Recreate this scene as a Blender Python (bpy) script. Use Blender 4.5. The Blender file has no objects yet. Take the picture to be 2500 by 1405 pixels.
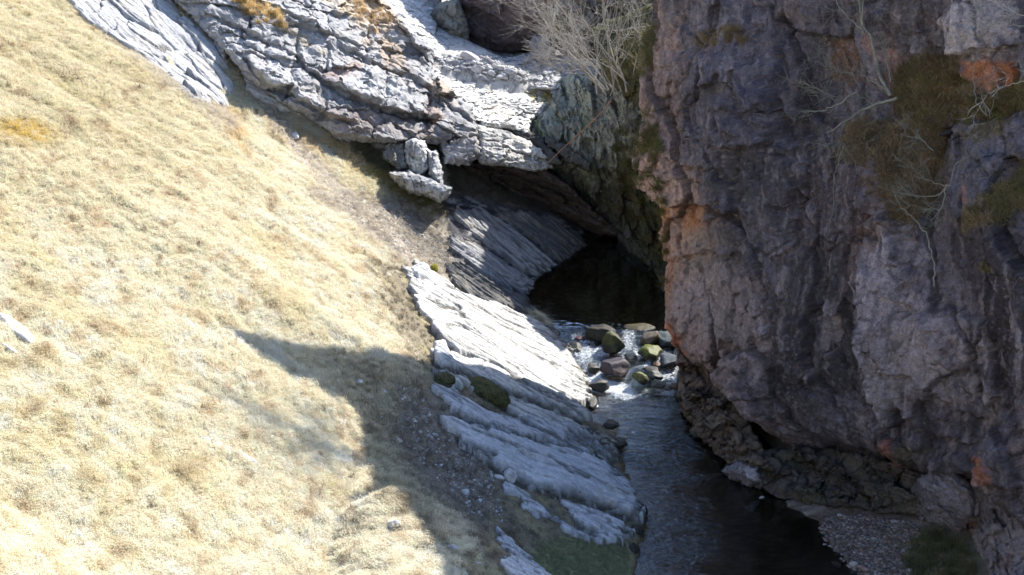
import bpy, math, random
import numpy as np
random.seed(7); RNG = np.random.default_rng(7)
S = bpy.context.scene
C = S.collection
# ------------------------------------------------------------------ camera
CAMZ, PITCH, FPX = 18.0, math.radians(22.0), 60.0/36.0*2500
cam = bpy.data.objects.new('camera', bpy.data.cameras.new('camera')); C.objects.link(cam)
cam.location = (0, 0, CAMZ); cam.rotation_euler = (math.radians(90)-PITCH, 0, 0)
cam.data.lens = 60; cam.data.sensor_width = 36; cam.data.clip_end = 2000; cam.data.clip_start = .1
S.camera = cam
# ------------------------------------------------------------------ light
SUN_AZ = (0.63, 0.77); SUN_EL = math.radians(38)
_n = math.hypot(*SUN_AZ); SD = np.array([SUN_AZ[0]/_n*math.cos(SUN_EL), SUN_AZ[1]/_n*math.cos(SUN_EL), math.sin(SUN_EL)])
w = bpy.data.worlds.new('World'); S.world = w; w.use_nodes = True
nt = w.node_tree; nt.nodes.clear()
sky = nt.nodes.new('ShaderNodeTexSky'); sky.sky_type = 'NISHITA'; sky.sun_disc = False
sky.sun_elevation = SUN_EL; sky.sun_rotation = math.atan2(SUN_AZ[0], SUN_AZ[1]); sky.air_density = 1.0; sky.dust_density = 1.0; sky.ozone_density = 3.0
bg = nt.nodes.new('ShaderNodeBackground'); bg.inputs[1].default_value = 0.148
wo = nt.nodes.new('ShaderNodeOutputWorld'); nt.links.new(sky.outputs[0], bg.inputs[0]); nt.links.new(bg.outputs[0], wo.inputs[0])
sl = bpy.data.lights.new('sun', 'SUN'); sl.energy = 5.0; sl.angle = math.radians(.53); sl.color = (1.0, .955, .88)
so = bpy.data.objects.new('sun', sl); C.objects.link(so)
from mathutils import Vector
so.rotation_euler = Vector(SD).to_track_quat('Z', 'Y').to_euler(); so.location = (20, 20, 40)
S.view_settings.view_transform = 'Standard'; S.view_settings.look = 'None'
S.view_settings.gamma = 1; S.view_settings.use_curve_mapping = False
S.view_settings.exposure = 1.1
S.render.engine = 'CYCLES'; S.cycles.max_bounces = 6; S.cycles.diffuse_bounces = 3; S.cycles.glossy_bounces = 3
S.cycles.transparent_max_bounces = 8; S.cycles.caustics_reflective = False; S.cycles.caustics_refractive = False

# ------------------------------------------------------------------ projection helpers
cp, sp = math.cos(PITCH), math.sin(PITCH)
def pt(px, py, d):
    u = (np.asarray(px, float)-1250)/FPX; v = (np.asarray(py, float)-702.5)/FPX
    return np.stack([u*d, (cp-v*sp)*d, CAMZ-(sp+v*cp)*d], -1)
def proj(p):
    p = np.asarray(p); y, z = p[..., 1], p[..., 2]-CAMZ
    d = y*cp-z*sp; vv = -(z*cp+y*sp)
    return 1250+FPX*p[..., 0]/d, 702.5+FPX*vv/d
# ------------------------------------------------------------------ noise
_perm = np.random.default_rng(3).permutation(256); _perm = np.concatenate([_perm, _perm, _perm])
_g = np.random.default_rng(4).normal(size=(256, 3)); _g /= np.linalg.norm(_g, axis=1)[:, None]
def perlin(p):
    p = np.asarray(p, float); i = np.floor(p).astype(np.int64); f = p-i; i &= 255
    w3 = f*f*f*(f*(f*6-15)+10); out = 0
    for dx in (0, 1):
        for dy in (0, 1):
            for dz in (0, 1):
                h = _perm[_perm[_perm[(i[..., 0]+dx) & 255]+((i[..., 1]+dy) & 255)]+((i[..., 2]+dz) & 255)]
                g = _g[h]
                val = g[..., 0]*(f[..., 0]-dx)+g[..., 1]*(f[..., 1]-dy)+g[..., 2]*(f[..., 2]-dz)
                out = out+val*(w3[..., 0] if dx else 1-w3[..., 0])*(w3[..., 1] if dy else 1-w3[..., 1])*(w3[..., 2] if dz else 1-w3[..., 2])
    return out*1.5
def fbm(p, oct=4, gain=.5, lac=2.03):
    p = np.asarray(p, float); a, s, o = 1., 0., 0.
    for k in range(oct):
        o = o+a*perlin(p+17.3*k); s += a; a *= gain; p = p*lac
    return o/s
def vor2(a, b, seed=0):
    ia, ib = np.floor(a).astype(np.int64), np.floor(b).astype(np.int64)
    F1 = np.full(a.shape, 9.); F2 = np.full(a.shape, 9.); H = np.zeros(a.shape, np.int64); DA = np.zeros(a.shape); DB = np.zeros(a.shape)
    for dx in (-1, 0, 1):
        for dy in (-1, 0, 1):
            ca, cb = ia+dx, ib+dy
            h = _perm[_perm[(ca+seed) & 255]+(cb & 255)]; h2 = _perm[h+91]
            xa = ca+.1+.8*h/255-a; xb = cb+.1+.8*h2/255-b
            dd = np.sqrt(xa*xa+xb*xb); m = dd < F1
            F2 = np.where(m, F1, np.minimum(F2, dd)); F1 = np.where(m, dd, F1)
            H = np.where(m, h, H); DA = np.where(m, -xa, DA); DB = np.where(m, -xb, DB)
    r = [_perm[H+k]/255. for k in (11, 57, 133)]
    return F1, F2, r, DA, DB
def sstep(a, b, x):
    t = np.clip((x-a)/(b-a), 0, 1); return t*t*(3-2*t)
def st2(x, y, z=None, k=1.):
    return np.stack([x*k, y*k, (np.zeros_like(x) if z is None else z*k)], -1)
def polydist(x, y, poly, closed=True):
    poly = np.asarray(poly, float); n = len(poly); D = np.full(x.shape, 1e9); ins = np.zeros(x.shape, bool)
    for k in range(n if closed else n-1):
        x0, y0 = poly[k]; x1, y1 = poly[(k+1) % n]; ex, ey = x1-x0, y1-y0
        t = np.clip(((x-x0)*ex+(y-y0)*ey)/(ex*ex+ey*ey+1e-12), 0, 1)
        D = np.minimum(D, (x-x0-t*ex)**2+(y-y0-t*ey)**2)
        if closed and y0 != y1: ins ^= ((y0 > y) != (y1 > y)) & (x < ex*(y-y0)/ey+x0)
    D = np.sqrt(D)
    return np.where(ins, D, -D) if closed else D
# ------------------------------------------------------------------ objects
def tag(o, label=None, cat=None, group=None, kind=None):
    for k, v in (('label', label), ('category', cat), ('group', group), ('kind', kind)):
        if v: o[k] = v
    return o
def mesh(name, V, F, mat, col=None, parent=None, smooth=False, extra=None):
    me = bpy.data.meshes.new(name); V = np.asarray(V, np.float32); F = np.asarray(F, np.int32); k = F.shape[1]
    me.vertices.add(len(V)); me.vertices.foreach_set('co', V.ravel())
    me.loops.add(F.size); me.loops.foreach_set('vertex_index', F.ravel())
    me.polygons.add(len(F)); me.polygons.foreach_set('loop_start', np.arange(0, F.size, k, dtype=np.int32))
    if smooth: me.polygons.foreach_set('use_smooth', np.ones(len(F), bool))
    if col is not None:
        a = me.attributes.new('Col', 'FLOAT_COLOR', 'POINT')
        a.data.foreach_set('color', np.concatenate([np.clip(col, 0, 1), np.ones((len(V), 1))], 1).astype(np.float32).ravel())
    for nm, arr in (extra or {}).items():
        a = me.attributes.new(nm, 'FLOAT', 'POINT'); a.data.foreach_set('value', np.asarray(arr, np.float32))
    me.update(calc_edges=True); me.materials.append(mat)
    o = bpy.data.objects.new(name, me); C.objects.link(o)
    if parent: o.parent = parent
    return o
def grid_faces(n, m, keep=None):
    i = np.arange(n*m).reshape(n, m)
    F = np.stack([i[:-1, :-1], i[:-1, 1:], i[1:, 1:], i[1:, :-1]], -1)
    if keep is not None:
        k = keep[:-1, :-1] & keep[:-1, 1:] & keep[1:, 1:] & keep[1:, :-1]; return F[k]
    return F.reshape(-1, 4)
def compact(V, F, *att):
    u, inv = np.unique(F, return_inverse=True); return V[u], inv.reshape(F.shape), [a[u] for a in att]
# ------------------------------------------------------------------ materials
def node_mat(name, rough=.9, b1=(9, .5, .02), b2=(45, .6, .008), colnoise=((14, .35), (70, .3)), spec=.25, stretch=None, fixed=None, crack=None, wet=False):
    m = bpy.data.materials.new(name); m.use_nodes = True; N = m.node_tree.nodes; L = m.node_tree.links; b = N['Principled BSDF']
    tc = N.new('ShaderNodeTexCoord'); src = tc.outputs['Object']
    if stretch:
        mp = N.new('ShaderNodeMapping'); mp.inputs['Rotation'].default_value = stretch[0]; mp.inputs['Scale'].default_value = stretch[1]
        L.new(src, mp.inputs[0]); src = mp.outputs[0]
    if fixed is None:
        at = N.new('ShaderNodeAttribute'); at.attribute_name = 'Col'; c = at.outputs['Color']
    else:
        rg = N.new('ShaderNodeRGB'); rg.outputs[0].default_value = (*fixed, 1); c = rg.outputs[0]
    for sc, am in colnoise:
        n = N.new('ShaderNodeTexNoise'); n.inputs['Scale'].default_value = sc; n.inputs['Detail'].default_value = 5; n.inputs['Roughness'].default_value = .65
        L.new(src, n.inputs['Vector'])
        mr = N.new('ShaderNodeMapRange'); mr.inputs[1].default_value = .3; mr.inputs[2].default_value = .7; mr.inputs[3].default_value = 1-am; mr.inputs[4].default_value = 1+am
        L.new(n.outputs[0], mr.inputs[0])
        mx = N.new('ShaderNodeVectorMath'); mx.operation = 'SCALE'; L.new(c, mx.inputs[0]); L.new(mr.outputs[0], mx.inputs['Scale']); c = mx.outputs[0]
    L.new(c, b.inputs['Base Color']); prev = None
    for sc, st, di in (b1, b2):
        n = N.new('ShaderNodeTexNoise'); n.inputs['Scale'].default_value = sc; n.inputs['Detail'].default_value = 6; n.inputs['Roughness'].default_value = .62
        L.new(src, n.inputs['Vector'])
        bp = N.new('ShaderNodeBump'); bp.inputs['Strength'].default_value = st; bp.inputs['Distance'].default_value = di
        L.new(n.outputs[0], bp.inputs['Height'])
        if prev: L.new(prev, bp.inputs['Normal'])
        prev = bp.outputs[0]
    if crack:
        v = N.new('ShaderNodeTexVoronoi'); v.feature = 'DISTANCE_TO_EDGE'; v.inputs['Scale'].default_value = crack[0]
        nn = N.new('ShaderNodeTexNoise'); nn.inputs['Scale'].default_value = crack[0]*.8; L.new(src, nn.inputs['Vector'])
        ad = N.new('ShaderNodeVectorMath'); ad.operation = 'ADD'; L.new(src, ad.inputs[0]); L.new(nn.outputs['Color'], ad.inputs[1]); L.new(ad.outputs[0], v.inputs['Vector'])
        mr = N.new('ShaderNodeMapRange'); mr.inputs[1].default_value = 0; mr.inputs[2].default_value = .07; L.new(v.outputs['Distance'], mr.inputs[0])
        bp = N.new('ShaderNodeBump'); bp.inputs['Strength'].default_value = crack[1]; bp.inputs['Distance'].default_value = .03
        L.new(mr.outputs[0], bp.inputs['Height']); L.new(prev, bp.inputs['Normal']); prev = bp.outputs[0]
    L.new(prev, b.inputs['Normal'])
    b.inputs['Roughness'].default_value = rough; b.inputs['Specular IOR Level'].default_value = spec
    return m
M_ground = node_mat('hillside turf', .95, (16, .7, .05), (80, .8, .02), ((22, .35), (110, .4)), .1)
M_rock = node_mat('limestone', .85, (7, .7, .05), (38, .8, .02), ((9, .22), (60, .3)), .2, crack=(3.5, .35))
M_cliff = node_mat('cliff rock', .8, (7, .9, .09), (34, 1., .035), ((9, .3), (40, .4), (110, .3)), .3, crack=(2.6, .4))
M_wet = node_mat('wet stone', .5, (10, .5, .04), (60, .5, .012), ((12, .35), (60, .3)), .22)
M_stone = node_mat('dry stone', .9, (14, .5, .03), (70, .5, .01), ((20, .2), (80, .2)), .2)
M_moss = node_mat('moss', 1., (35, .8, .04), (120, .8, .02), ((20, .5), (120, .5)), .05)
M_bark = node_mat('bare bark', .8, (30, .3, .005), (120, .3, .002), ((3, .35), (40, .3)), .2, fixed=(.37, .35, .325))
M_bark2 = node_mat('grey green bark', .8, (30, .3, .005), (120, .3, .002), ((3, .3), (40, .3)), .2, fixed=(.19, .19, .165))
M_bark3 = node_mat('dark twig bark', .8, (30, .3, .005), (120, .3, .002), ((3, .4), (40, .3)), .2, fixed=(.17, .16, .145))
M_wood = node_mat('dead wood', .8, (30, .3, .005), (120, .3, .002), ((3, .3), (40, .3)), .2, fixed=(.34, .2, .13))

# ------------------------------------------------------------------ ground height
WL = [(1545, 1405), (1572, 1262), (1520, 1150), (1500, 1060), (1440, 1020), (1432, 950), (1395, 850), (1365, 800), (1290, 745), (1310, 690), (1390, 640), (1440, 600)]
WR = [(2100, 1405), (1995, 1275), (1900, 1225), (1780, 1160), (1690, 1060), (1665, 960), (1660, 880), (1650, 800), (1610, 690), (1540, 640), (1490, 600)]
def onz(px, py, z=0.):
    v = (py-702.5)/FPX; d = (CAMZ-z)/(sp+v*cp); return pt(px, py, d)
_wl = np.array([onz(*p)[:2] for p in WL]); _wr = np.array([onz(*p)[:2] for p in WR])
yl = np.concatenate([[0], _wl[:, 1], [51, 60, 90]]); xl = np.concatenate([[3.2], _wl[:, 0], [2.7, -1.5, -6]])
yr = np.concatenate([[0], _wr[:, 1], [51, 60, 90]]); xr = np.concatenate([[7.5], _wr[:, 0], [3.4, 2.2, 0]])
_o = np.argsort(yl); yl, xl = yl[_o], xl[_o]; _o = np.argsort(yr); yr, xr = yr[_o], xr[_o]
RIDGE = None
def ground(x, y, detail=2):
    x = np.asarray(x, float); y = np.asarray(y, float)
    a = np.interp(y, yl, xl)-x; b = x-np.interp(y, yr, xr)
    a = a+.12*perlin(st2(x, y, None, .9))+.06*perlin(st2(x, y, None, 2.7))*(detail > 0)
    ap = np.maximum(a, 0)
    zl = .58*ap+.14*np.maximum(ap-2.2, 0)-.10*np.maximum(ap-9, 0)
    zl = np.where(ap > 26, zl-.5*(ap-26), zl)
    # ground climbs behind the stream head and towards the viewpoint
    beach = sstep(33.4, 32.0, y)
    bp_ = np.maximum(b, 0)
    zr = beach*(.13*np.minimum(bp_, 3)+.02*bp_)+(1-beach)*(-.3+np.minimum(1.1*np.maximum(bp_-1.3, 0), 7.5)+.10*np.maximum(bp_-8, 0))
    bed = -.32*sstep(0, -.7, a)*sstep(0, -.7, b)
    z = np.where(a > 0, zl, np.where(b > 0, zr, bed))
    up = 3.15*sstep(49.8, 53.0, y)+.03*np.maximum(y-55, 0)+.24*np.maximum(y-66, 0)
    z = z+up*np.where(a > 0, sstep(7, 1.2, a), 1)*np.where(b > 0, sstep(5, .5, b), 1)+np.where(a > 7, .24*np.maximum(y-66, 0), 0)
    z = z+np.where(b > 5, .24*np.maximum(y-66, 0), 0)
    near = np.maximum(20.5-y, 0)*.47*sstep(6.5, -1.5, x); z = z+near
    if RIDGE is not None:
        rd = polydist(x, y, RIDGE, False)
        rx, ry = RIDGE[:, 0], RIDGE[:, 1]
        side = np.interp(x, rx, ry)-y               # positive on the near side
        lift = np.interp(x, [rx[0]-.2, rx[1], rx[2], rx[-1]], [0., .8, 1.25, 1.7])*sstep(rx[-1]+4.5, rx[-1]+1, x)
        z = z+lift*sstep(-1.15, .1, side)*sstep(10, 2, side)
    if detail > 0:
        g = sstep(.05, 1.5, ap)
        z = z+g*(.20*fbm(st2(x, y, None, .33), 3)+.085*fbm(st2(x, y, None, 1.4), 3)+.05*(lambda q: sstep(0, .25, q-np.floor(q))*(1-(q-np.floor(q))))(ap*1.35+.9*fbm(st2(x, y, None, .5)+5, 3)+.25*y))
        if detail > 1:
            dd = np.sqrt(x*x+y*y); fine = sstep(90, 60, dd)
            z = z+g*fine*(.045*fbm(st2(x*.8+y*.35, y*.9-x*.25, None, 3.4), 3)+.03*np.abs(perlin(st2(x, y, None, 11.))))
            z = z+fine*(1-g)*.05*fbm(st2(x, y, None, 4.), 3)
    return z
def cast(px, py, lift=0., det=1):
    """where a sight line meets the ground"""
    px = np.atleast_1d(np.asarray(px, float)); py = np.atleast_1d(np.asarray(py, float))
    ds = np.arange(16, 75, .5); o = []
    for k in range(0, len(px), 1500):
        p = pt(px[k:k+1500, None], py[k:k+1500, None], ds[None, :]); h = p[..., 2]-ground(p[..., 0], p[..., 1], min(det, 1))-lift
        hit = h < 0; o.append(np.where(hit.any(1), ds[hit.argmax(1)], 74.))
    hi = np.concatenate(o); lo = hi-.5
    for _ in range(9):
        m = (lo+hi)/2; p = pt(px, py, m); h = p[..., 2]-ground(p[..., 0], p[..., 1], det)-lift
        hi = np.where(h < 0, m, hi); lo = np.where(h < 0, lo, m)
    return pt(px, py, hi)
_rp = cast([850, 905, 985, 1065, 1150, 1230], [1215, 1245, 1282, 1340, 1405, 1480], .6, 0)
RIDGE = _rp[:, :2].copy(); RIDGE = RIDGE[np.argsort(RIDGE[:, 0])]
def pm(px, py, cx, cy, rx, ry=None, ang=0, soft=.35, n=None):
    """soft ellipse around a photo position, on the surface that carries it"""
    ry = ry or rx; c, s = math.cos(math.radians(ang)), math.sin(math.radians(ang))
    u = ((px-cx)*c+(py-cy)*s)/rx; v = (-(px-cx)*s+(py-cy)*c)/ry
    r = np.sqrt(u*u+v*v)
    if n is not None: r = r+n
    return sstep(1+soft, 1-soft, r)
def mixc(col, rgb, m):
    return col*(1-m[..., None])+np.asarray(rgb, float)*m[..., None]
def poly_mask(px, py, poly, soft=12, n=0, amp=0):
    return sstep(-soft, soft, polydist(px, py, poly)+n*amp)
# ------------------------------------------------------------------ ground sheet
ROCKPATH = [(900, 640), (1010, 660), (1110, 700), (1250, 740), (1400, 830), (1450, 960), (1520, 1100), (1600, 1270), (1560, 1405), (1540, 1460), (1180, 1460), (1150, 1300), (1080, 1150), (1010, 1020), (1040, 930), (1000, 860), (940, 740)]
def ground_color(x, y, z):
    px, py = proj(np.stack([x, y, z], -1)); pw = st2(x, y, z)
    n1 = fbm(pw*.5, 3); n2 = fbm(pw*1.7+9, 4); n3 = fbm(pw*6+4, 3); n4 = fbm(pw*2.6*np.array([1., .5, 1])+31, 3)
    col = np.ones(x.shape+(3,))*np.array([.74, .655, .495])
    col = mixc(col, (.78, .73, .60), sstep(-.15, .35, n2))
    col = mixc(col, (.60, .52, .31), sstep(.08, .4, n1)*.45)
    col = mixc(col, (.66, .57, .34), sstep(.12, .4, n4)*sstep(.5, -.2, n2)*.4)
    ul = pm(px, py, 150, 200, 420, 260, 25, .7)
    col = mixc(col, (.42, .385, .20), ul*(.35+.65*sstep(-.1, .2, n2))*.6)
    col = mixc(col, (.56, .41, .09), pm(px, py, 60, 320, 75, 26, 10, .5, n2*.5)*.9)
    col = mixc(col, (.43, .33, .14), pm(px, py, 25, 350, 60, 12, 10, .5, n2*.5)*.6)
    bl = pm(px, py, 100, 1120, 420, 300, 20, .6)
    col = mixc(col, (.47, .43, .22), bl*sstep(-.1, .3, n4)*.6)
    col = mixc(col, (.40, .30, .19), sstep(.16, .34, n4)*.5)                    # dead bracken patches
    col = mixc(col, (.34, .23, .14), sstep(.24, .42, n3*.6+n4*.5)*.65)
    for a in ((705, 320, 80, 22, 28), (560, 300, 60, 20, 60), (860, 380, 90, 20, 35)):
        col = mixc(col, (.50, .33, .11), pm(px, py, *a, .6, n2)*.6)
    # mossy lip above the cave
    m = pm(px, py, 985, 455, 120, 34, 33, .4, n3*.6); col = mixc(col, (.25, .22, .06), m*.85)
    m = pm(px, py, 1060, 500, 60, 26, 20, .4, n3*.6); col = mixc(col, (.17, .17, .07), m*.8)
    # earthy scar paths
    for pl, wd in (([(600, 180), (680, 300), (760, 400), (850, 500), (960, 600), (1030, 670)], 26), ([(250, 60), (420, 200), (560, 300)], 22), ([(760, 470), (900, 540), (1000, 600)], 18)):
        d = polydist(px, py, pl, False); col = mixc(col, (.44, .40, .355), sstep(wd*1.4, wd*.2, d+n3*30)*.75)
    m = poly_mask(px, py, [(830, 470), (960, 480), (1090, 520), (1110, 600), (1110, 690), (1010, 665), (960, 600), (880, 560)], 14, n3, 40)
    col = mixc(col, (.33, .28, .23), m*.8); col = mixc(col, (.45, .42, .38), m*sstep(.05, .25, n3)*.8)
    m = poly_mask(px, py, [(1085, 395), (1200, 400), (1480, 520), (1400, 600), (1250, 520), (1170, 490), (1100, 500)], 8, n3, 20); col = mixc(col, (.045, .04, .035), m*.9)  # hollow floor painted near black to carry the shade under the arch
    m = poly_mask(px, py, [(830, 335), (960, 345), (960, 430), (900, 400)], 8, n3, 20); col = mixc(col, (.09, .085, .06), m*.9)  # dark patch painted as shade beneath the outcrop overhang
    # earth and gravel between slabs
    m = poly_mask(px, py, ROCKPATH, 15, n3, 60)
    col = mixc(col, (.165, .14, .10), m*.9)
    col = mixc(col, (.34, .29, .17), m*sstep(.0, .25, n2)*.75)
    m = poly_mask(px, py, [(760, 860), (1050, 900), (1060, 1000), (1040, 1160), (1060, 1300), (1230, 1400), (1150, 1410), (900, 1200), (860, 1000)], 14, n3, 40)
    col = mixc(col, (.44, .40, .25), m*.55); col = mixc(col, (.22, .18, .13), m*sstep(.0, .25, n3+.6*n4)*.7)
    m = pm(px, py, 1090, 1110, 110, 190, -32, .4, n3*.7); col = mixc(col, (.20, .17, .145), m*.85)
    col = mixc(col, (.38, .36, .34), m*sstep(.12, .3, n3)*.7)
    m = pm(px, py, 1420, 1385, 135, 80, 0, .25, n3*.3); col = mixc(col, (.26, .27, .15), m)
    # cave side rock and everything beyond
    m = poly_mask(px, py, [(1075, 470), (1200, 490), (1480, 560), (1470, 640), (1320, 700), (1300, 760), (1180, 745), (1110, 700), (1100, 600)], 10)
    grain = fbm(np.stack([x*1.1+y*.5, (y*1.0-x*.55)*5, z*3], -1), 4)
    rockc = mixc(np.ones(x.shape+(3,))*np.array([.10, .10, .11]), (.40, .39, .38), sstep(.0, .3, grain))
    col = col*(1-m[..., None])+rockc*m[..., None]
    far = sstep(50.3, 51.3, y)*sstep(-8.5, -7, x)
    ub = mixc(np.ones(x.shape+(3,))*np.array([.50, .49, .47]), (.26, .25, .24), sstep(.0, .3, n3))
    col = col*(1-far[..., None])+ub*far[..., None]
    m = far*sstep(3, 5, x-np.interp(y, yr, xr)); col = mixc(col, (.2, .19, .11), m)
    # stream bed and beach
    a = np.interp(y, yl, xl)-x; b = x-np.interp(y, yr, xr)
    bed = sstep(.12, -.05, a)*sstep(.12, -.05, b)*sstep(51.5, 50.5, y)
    bc = mixc(np.ones(x.shape+(3,))*np.array([.085, .06, .03]), (.17, .13, .07), sstep(-.1, .3, n3))
    bc = mixc(bc, (.045, .035, .02), sstep(34.5, 32, y)*sstep(-1.6, -.3, b)*.7)
    col = col*(1-bed[..., None])+bc*bed[..., None]
    bch = sstep(-.1, .15, b)*sstep(36, 34, y)*sstep(51, 50, y)
    gc = mixc(np.ones(x.shape+(3,))*np.array([.14, .115, .10]), (.22, .19, .17), sstep(-.05, .25, n3))
    col = col*(1-bch[..., None])+gc*bch[..., None]
    m = pm(px, py, 2290, 1365, 110, 55, 10, .35, n2*.6); col = mixc(col, (.15, .15, .06), m*.9)
    cl = sstep(.3, 1.2, b)*sstep(33.5, 35.5, y)*sstep(51, 50, y); col = mixc(col, (.075, .065, .05), cl)
    return col
def axis(lo, hi, step, out_lo, out_hi, grow=1.16):
    a = list(np.arange(lo, hi, step)); s = step
    L = [lo]; R = [a[-1]]
    while L[0] > out_lo: s *= grow; L.insert(0, L[0]-s)
    s = step
    while R[-1] < out_hi: s *= grow; R.append(R[-1]+s)
    return np.array(L[:-1]+a+R[1:])
ax_ = axis(-13.5, 4.2, .040, -260, 260)
d_ = [15.]
while d_[-1] < 64: d_.append(d_[-1]+.0016*d_[-1])
s_ = d_[-1]-d_[-2]
while d_[-1] < 520: s_ *= 1.16; d_.append(d_[-1]+s_)
s_ = .05; pre = [15.]
while pre[0] > -80: s_ *= 1.2; pre.insert(0, pre[0]-s_)
ay_ = np.array(pre[:-1]+d_)
GX, GY = np.meshgrid(ax_, ay_); GZ = ground(GX, GY, 2)
gc_ = ground_color(GX, GY, GZ); gc_ = gc_*(1-.34*sstep(.30, .42, gc_[..., 0]-.0*GX)*(gc_[..., 0] > gc_[..., 2]*1.25))[..., None]   # thatch under the grass is browner than the blades
V = np.stack([GX, GY, GZ], -1).reshape(-1, 3)
tag(mesh('hillside', V, grid_faces(*GX.shape), M_ground, gc_.reshape(-1, 3), smooth=True), 'steep grassy hillside falling to the stream', kind='structure')
print('ground', GX.shape)

# ------------------------------------------------------------------ relief rocks
def gdepth(px, py):
    p = cast(px, py, 0, 0)[0]; return p[1]*cp-(p[2]-CAMZ)*sp
def blocks(a, b, amp, seed, tilt=1.0, crack=.25, warp=.35):
    q = st2(a, b); a2 = a+warp*perlin(q*1.1+seed)+.08*perlin(q*5+seed); b2 = b+warp*perlin(q*1.1+seed+50)+.08*perlin(q*5+seed+9)
    F1, F2, r, DA, DB = vor2(a2, b2, seed)
    h = (r[0]-.5)+tilt*((r[1]-.5)*DA*2+(r[2]-.5)*DB*2)
    e = F2-F1
    return amp*(h-crack*np.exp(-(e/.05)**2)), e, r
def step_line(px, py, poly, amp, fall, groove=0., gw=5., noise=0.):
    """ledge: the side above a traced bedding line stands proud and fades over 'fall' px"""
    poly = np.asarray(poly, float); d = polydist(px, py, poly, False)
    line = np.interp(px, poly[:, 0], poly[:, 1])+noise; s = line-py
    inr = sstep(poly[0, 0]-25, poly[0, 0]+15, px)*sstep(poly[-1, 0]+25, poly[-1, 0]-15, px)
    up = sstep(-3, 4, s)*np.exp(-np.maximum(s, 0)/fall)
    return inr*(amp*up-groove*np.exp(-((s+gw)/gw)**2))
def relief(name, poly_px, anchor, normal, res=.03, T=.4, r=.4, D=1.2, rough=(.25, .10, .04), sc=(1.2, .42, .15), strata=25, aniso=2.2,
           colfn=None, mat=None, shape=None, edge=.12, m=.06, label=None, cat='rock', group=None, kind=None, parent=None, smooth=True, seed=1, depthfn=None, back=None, jag=.12, face=.85):
    resid = None; sky_c = np.array([0, 0, CAMZ])
    if isinstance(anchor, list):                        # points (px, py, distance) the rock face passes through
        Q = np.array([[a_[0], a_[1], a_[2] if not isinstance(a_[2], str) else gdepth(a_[0], a_[1])-float(a_[2][1:] or 0)] for a_ in anchor], float)
        X3 = pt(Q[:, 0], Q[:, 1], Q[:, 2]); c3 = X3.mean(0)
        if normal is None:
            _, _, vt = np.linalg.svd(X3-c3); normal = vt[2]*(-1 if vt[2] @ (c3-sky_c) > 0 else 1)
        nn_ = np.array(normal, float); nn_ /= np.linalg.norm(nn_); dr = pt(Q[:, 0], Q[:, 1], np.ones(len(Q)))-sky_c
        tpl = ((c3-sky_c)@nn_)/(dr@nn_); resid = (Q[:, :2], Q[:, 2]-tpl); cx_, cy_ = proj(c3); anchor = (float(cx_), float(cy_), float(np.linalg.norm(c3-sky_c)/np.linalg.norm(pt(cx_, cy_, 1.)-sky_c)))
    elif anchor[2] == 'z': anchor = (anchor[0], anchor[1], (CAMZ-anchor[3])/(sp+(anchor[1]-702.5)/FPX*cp))
    n = np.array(normal, float); n /= np.linalg.norm(n)
    U = np.cross([0, 0, 1.], n); U = -U if False else U; U /= np.linalg.norm(U); Vv = np.cross(n, U)
    O = pt(*anchor)
    def onplane(px, py):
        dr = pt(px, py, 1.)-np.array([0, 0, CAMZ]); t = ((O-np.array([0, 0, CAMZ]))@n)/(dr@n); return np.array([0, 0, CAMZ])+dr*t[..., None]
    P = onplane(np.array([p[0] for p in poly_px], float), np.array([p[1] for p in poly_px], float))-O
    pu, pv = P@U, P@Vv
    gu = np.arange(pu.min()-m-.1, pu.max()+m+.1, res); gv = np.arange(pv.min()-m-.1, pv.max()+m+.1, res)
    A, B = np.meshgrid(gu, gv)
    base = O+A[..., None]*U+B[..., None]*Vv
    if resid is not None or depthfn is not None:
        px, py = proj(base); dr = pt(px, py, np.ones(px.shape))-sky_c
        if resid is not None:
            q, rv = resid; K = np.linalg.norm(q[:, None]-q[None], axis=-1); w_ = np.linalg.solve(K-np.eye(len(q))*8, rv); add = 0
            for (qx, qy), w1 in zip(q, w_): add = add+w1*np.sqrt((px-qx)**2+(py-qy)**2+900)
            base = base+dr*np.clip(add, -3, 3)[..., None]
        if depthfn is not None: base = base-dr*depthfn(px, py, base)[..., None]
    en = edge*fbm(st2(A, B, None, 1.6)+seed*7, 3)+edge*.4*perlin(st2(A, B, None, 9.)+seed)
    sd = polydist(A, B, np.stack([pu, pv], -1))+en
    px, py = proj(base)
    # strata coordinates: in-plane rotation by the bedding angle
    c, s = math.cos(math.radians(strata)), math.sin(math.radians(strata))
    sx = 1 if U[0] > 0 else -1
    a = (A*sx*c-B*s); b = (A*sx*s+B*c)
    h = T*np.sqrt(np.clip(1-(1-np.clip(sd/r, 0, 1))**2, 0, 1))
    es = []
    for k in range(3):
        hh, e, rr = blocks(a/(sc[k]*aniso), b/sc[k], rough[k], seed+k*13, crack=(.18, .12, .0)[k]); h = h+hh*sstep(-.1, .3, sd); es.append((e, rr))
    h = h+.025*fbm(st2(A, B, None, 8.), 4)-.05*np.abs(fbm(st2(a*.8, b*2.2)+seed*3, 4))
    if shape is not None: h = h+shape(px, py, A, B, a, b)
    tc2_ = sky_c-base.mean((0, 1)); tc2_ /= np.linalg.norm(tc2_); n = n*(1-face)+tc2_*face; n /= np.linalg.norm(n)
    bk = np.array(back if back is not None else (base.mean((0, 1))-sky_c), float); bk /= np.linalg.norm(bk)
    Pn = base+h[..., None]*n+(D*np.clip(-sd/m, 0, 1.5))[..., None]*bk
    amp_ = jag*sstep(-.05, .15, sd)[..., None]; Pn = Pn+amp_*np.stack([fbm(Pn*3.2+k_*40, 4) for k_ in range(3)], -1)
    keep = sd > -m-res
    col = colfn(px, py, Pn, a, b, es, sd)
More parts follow.
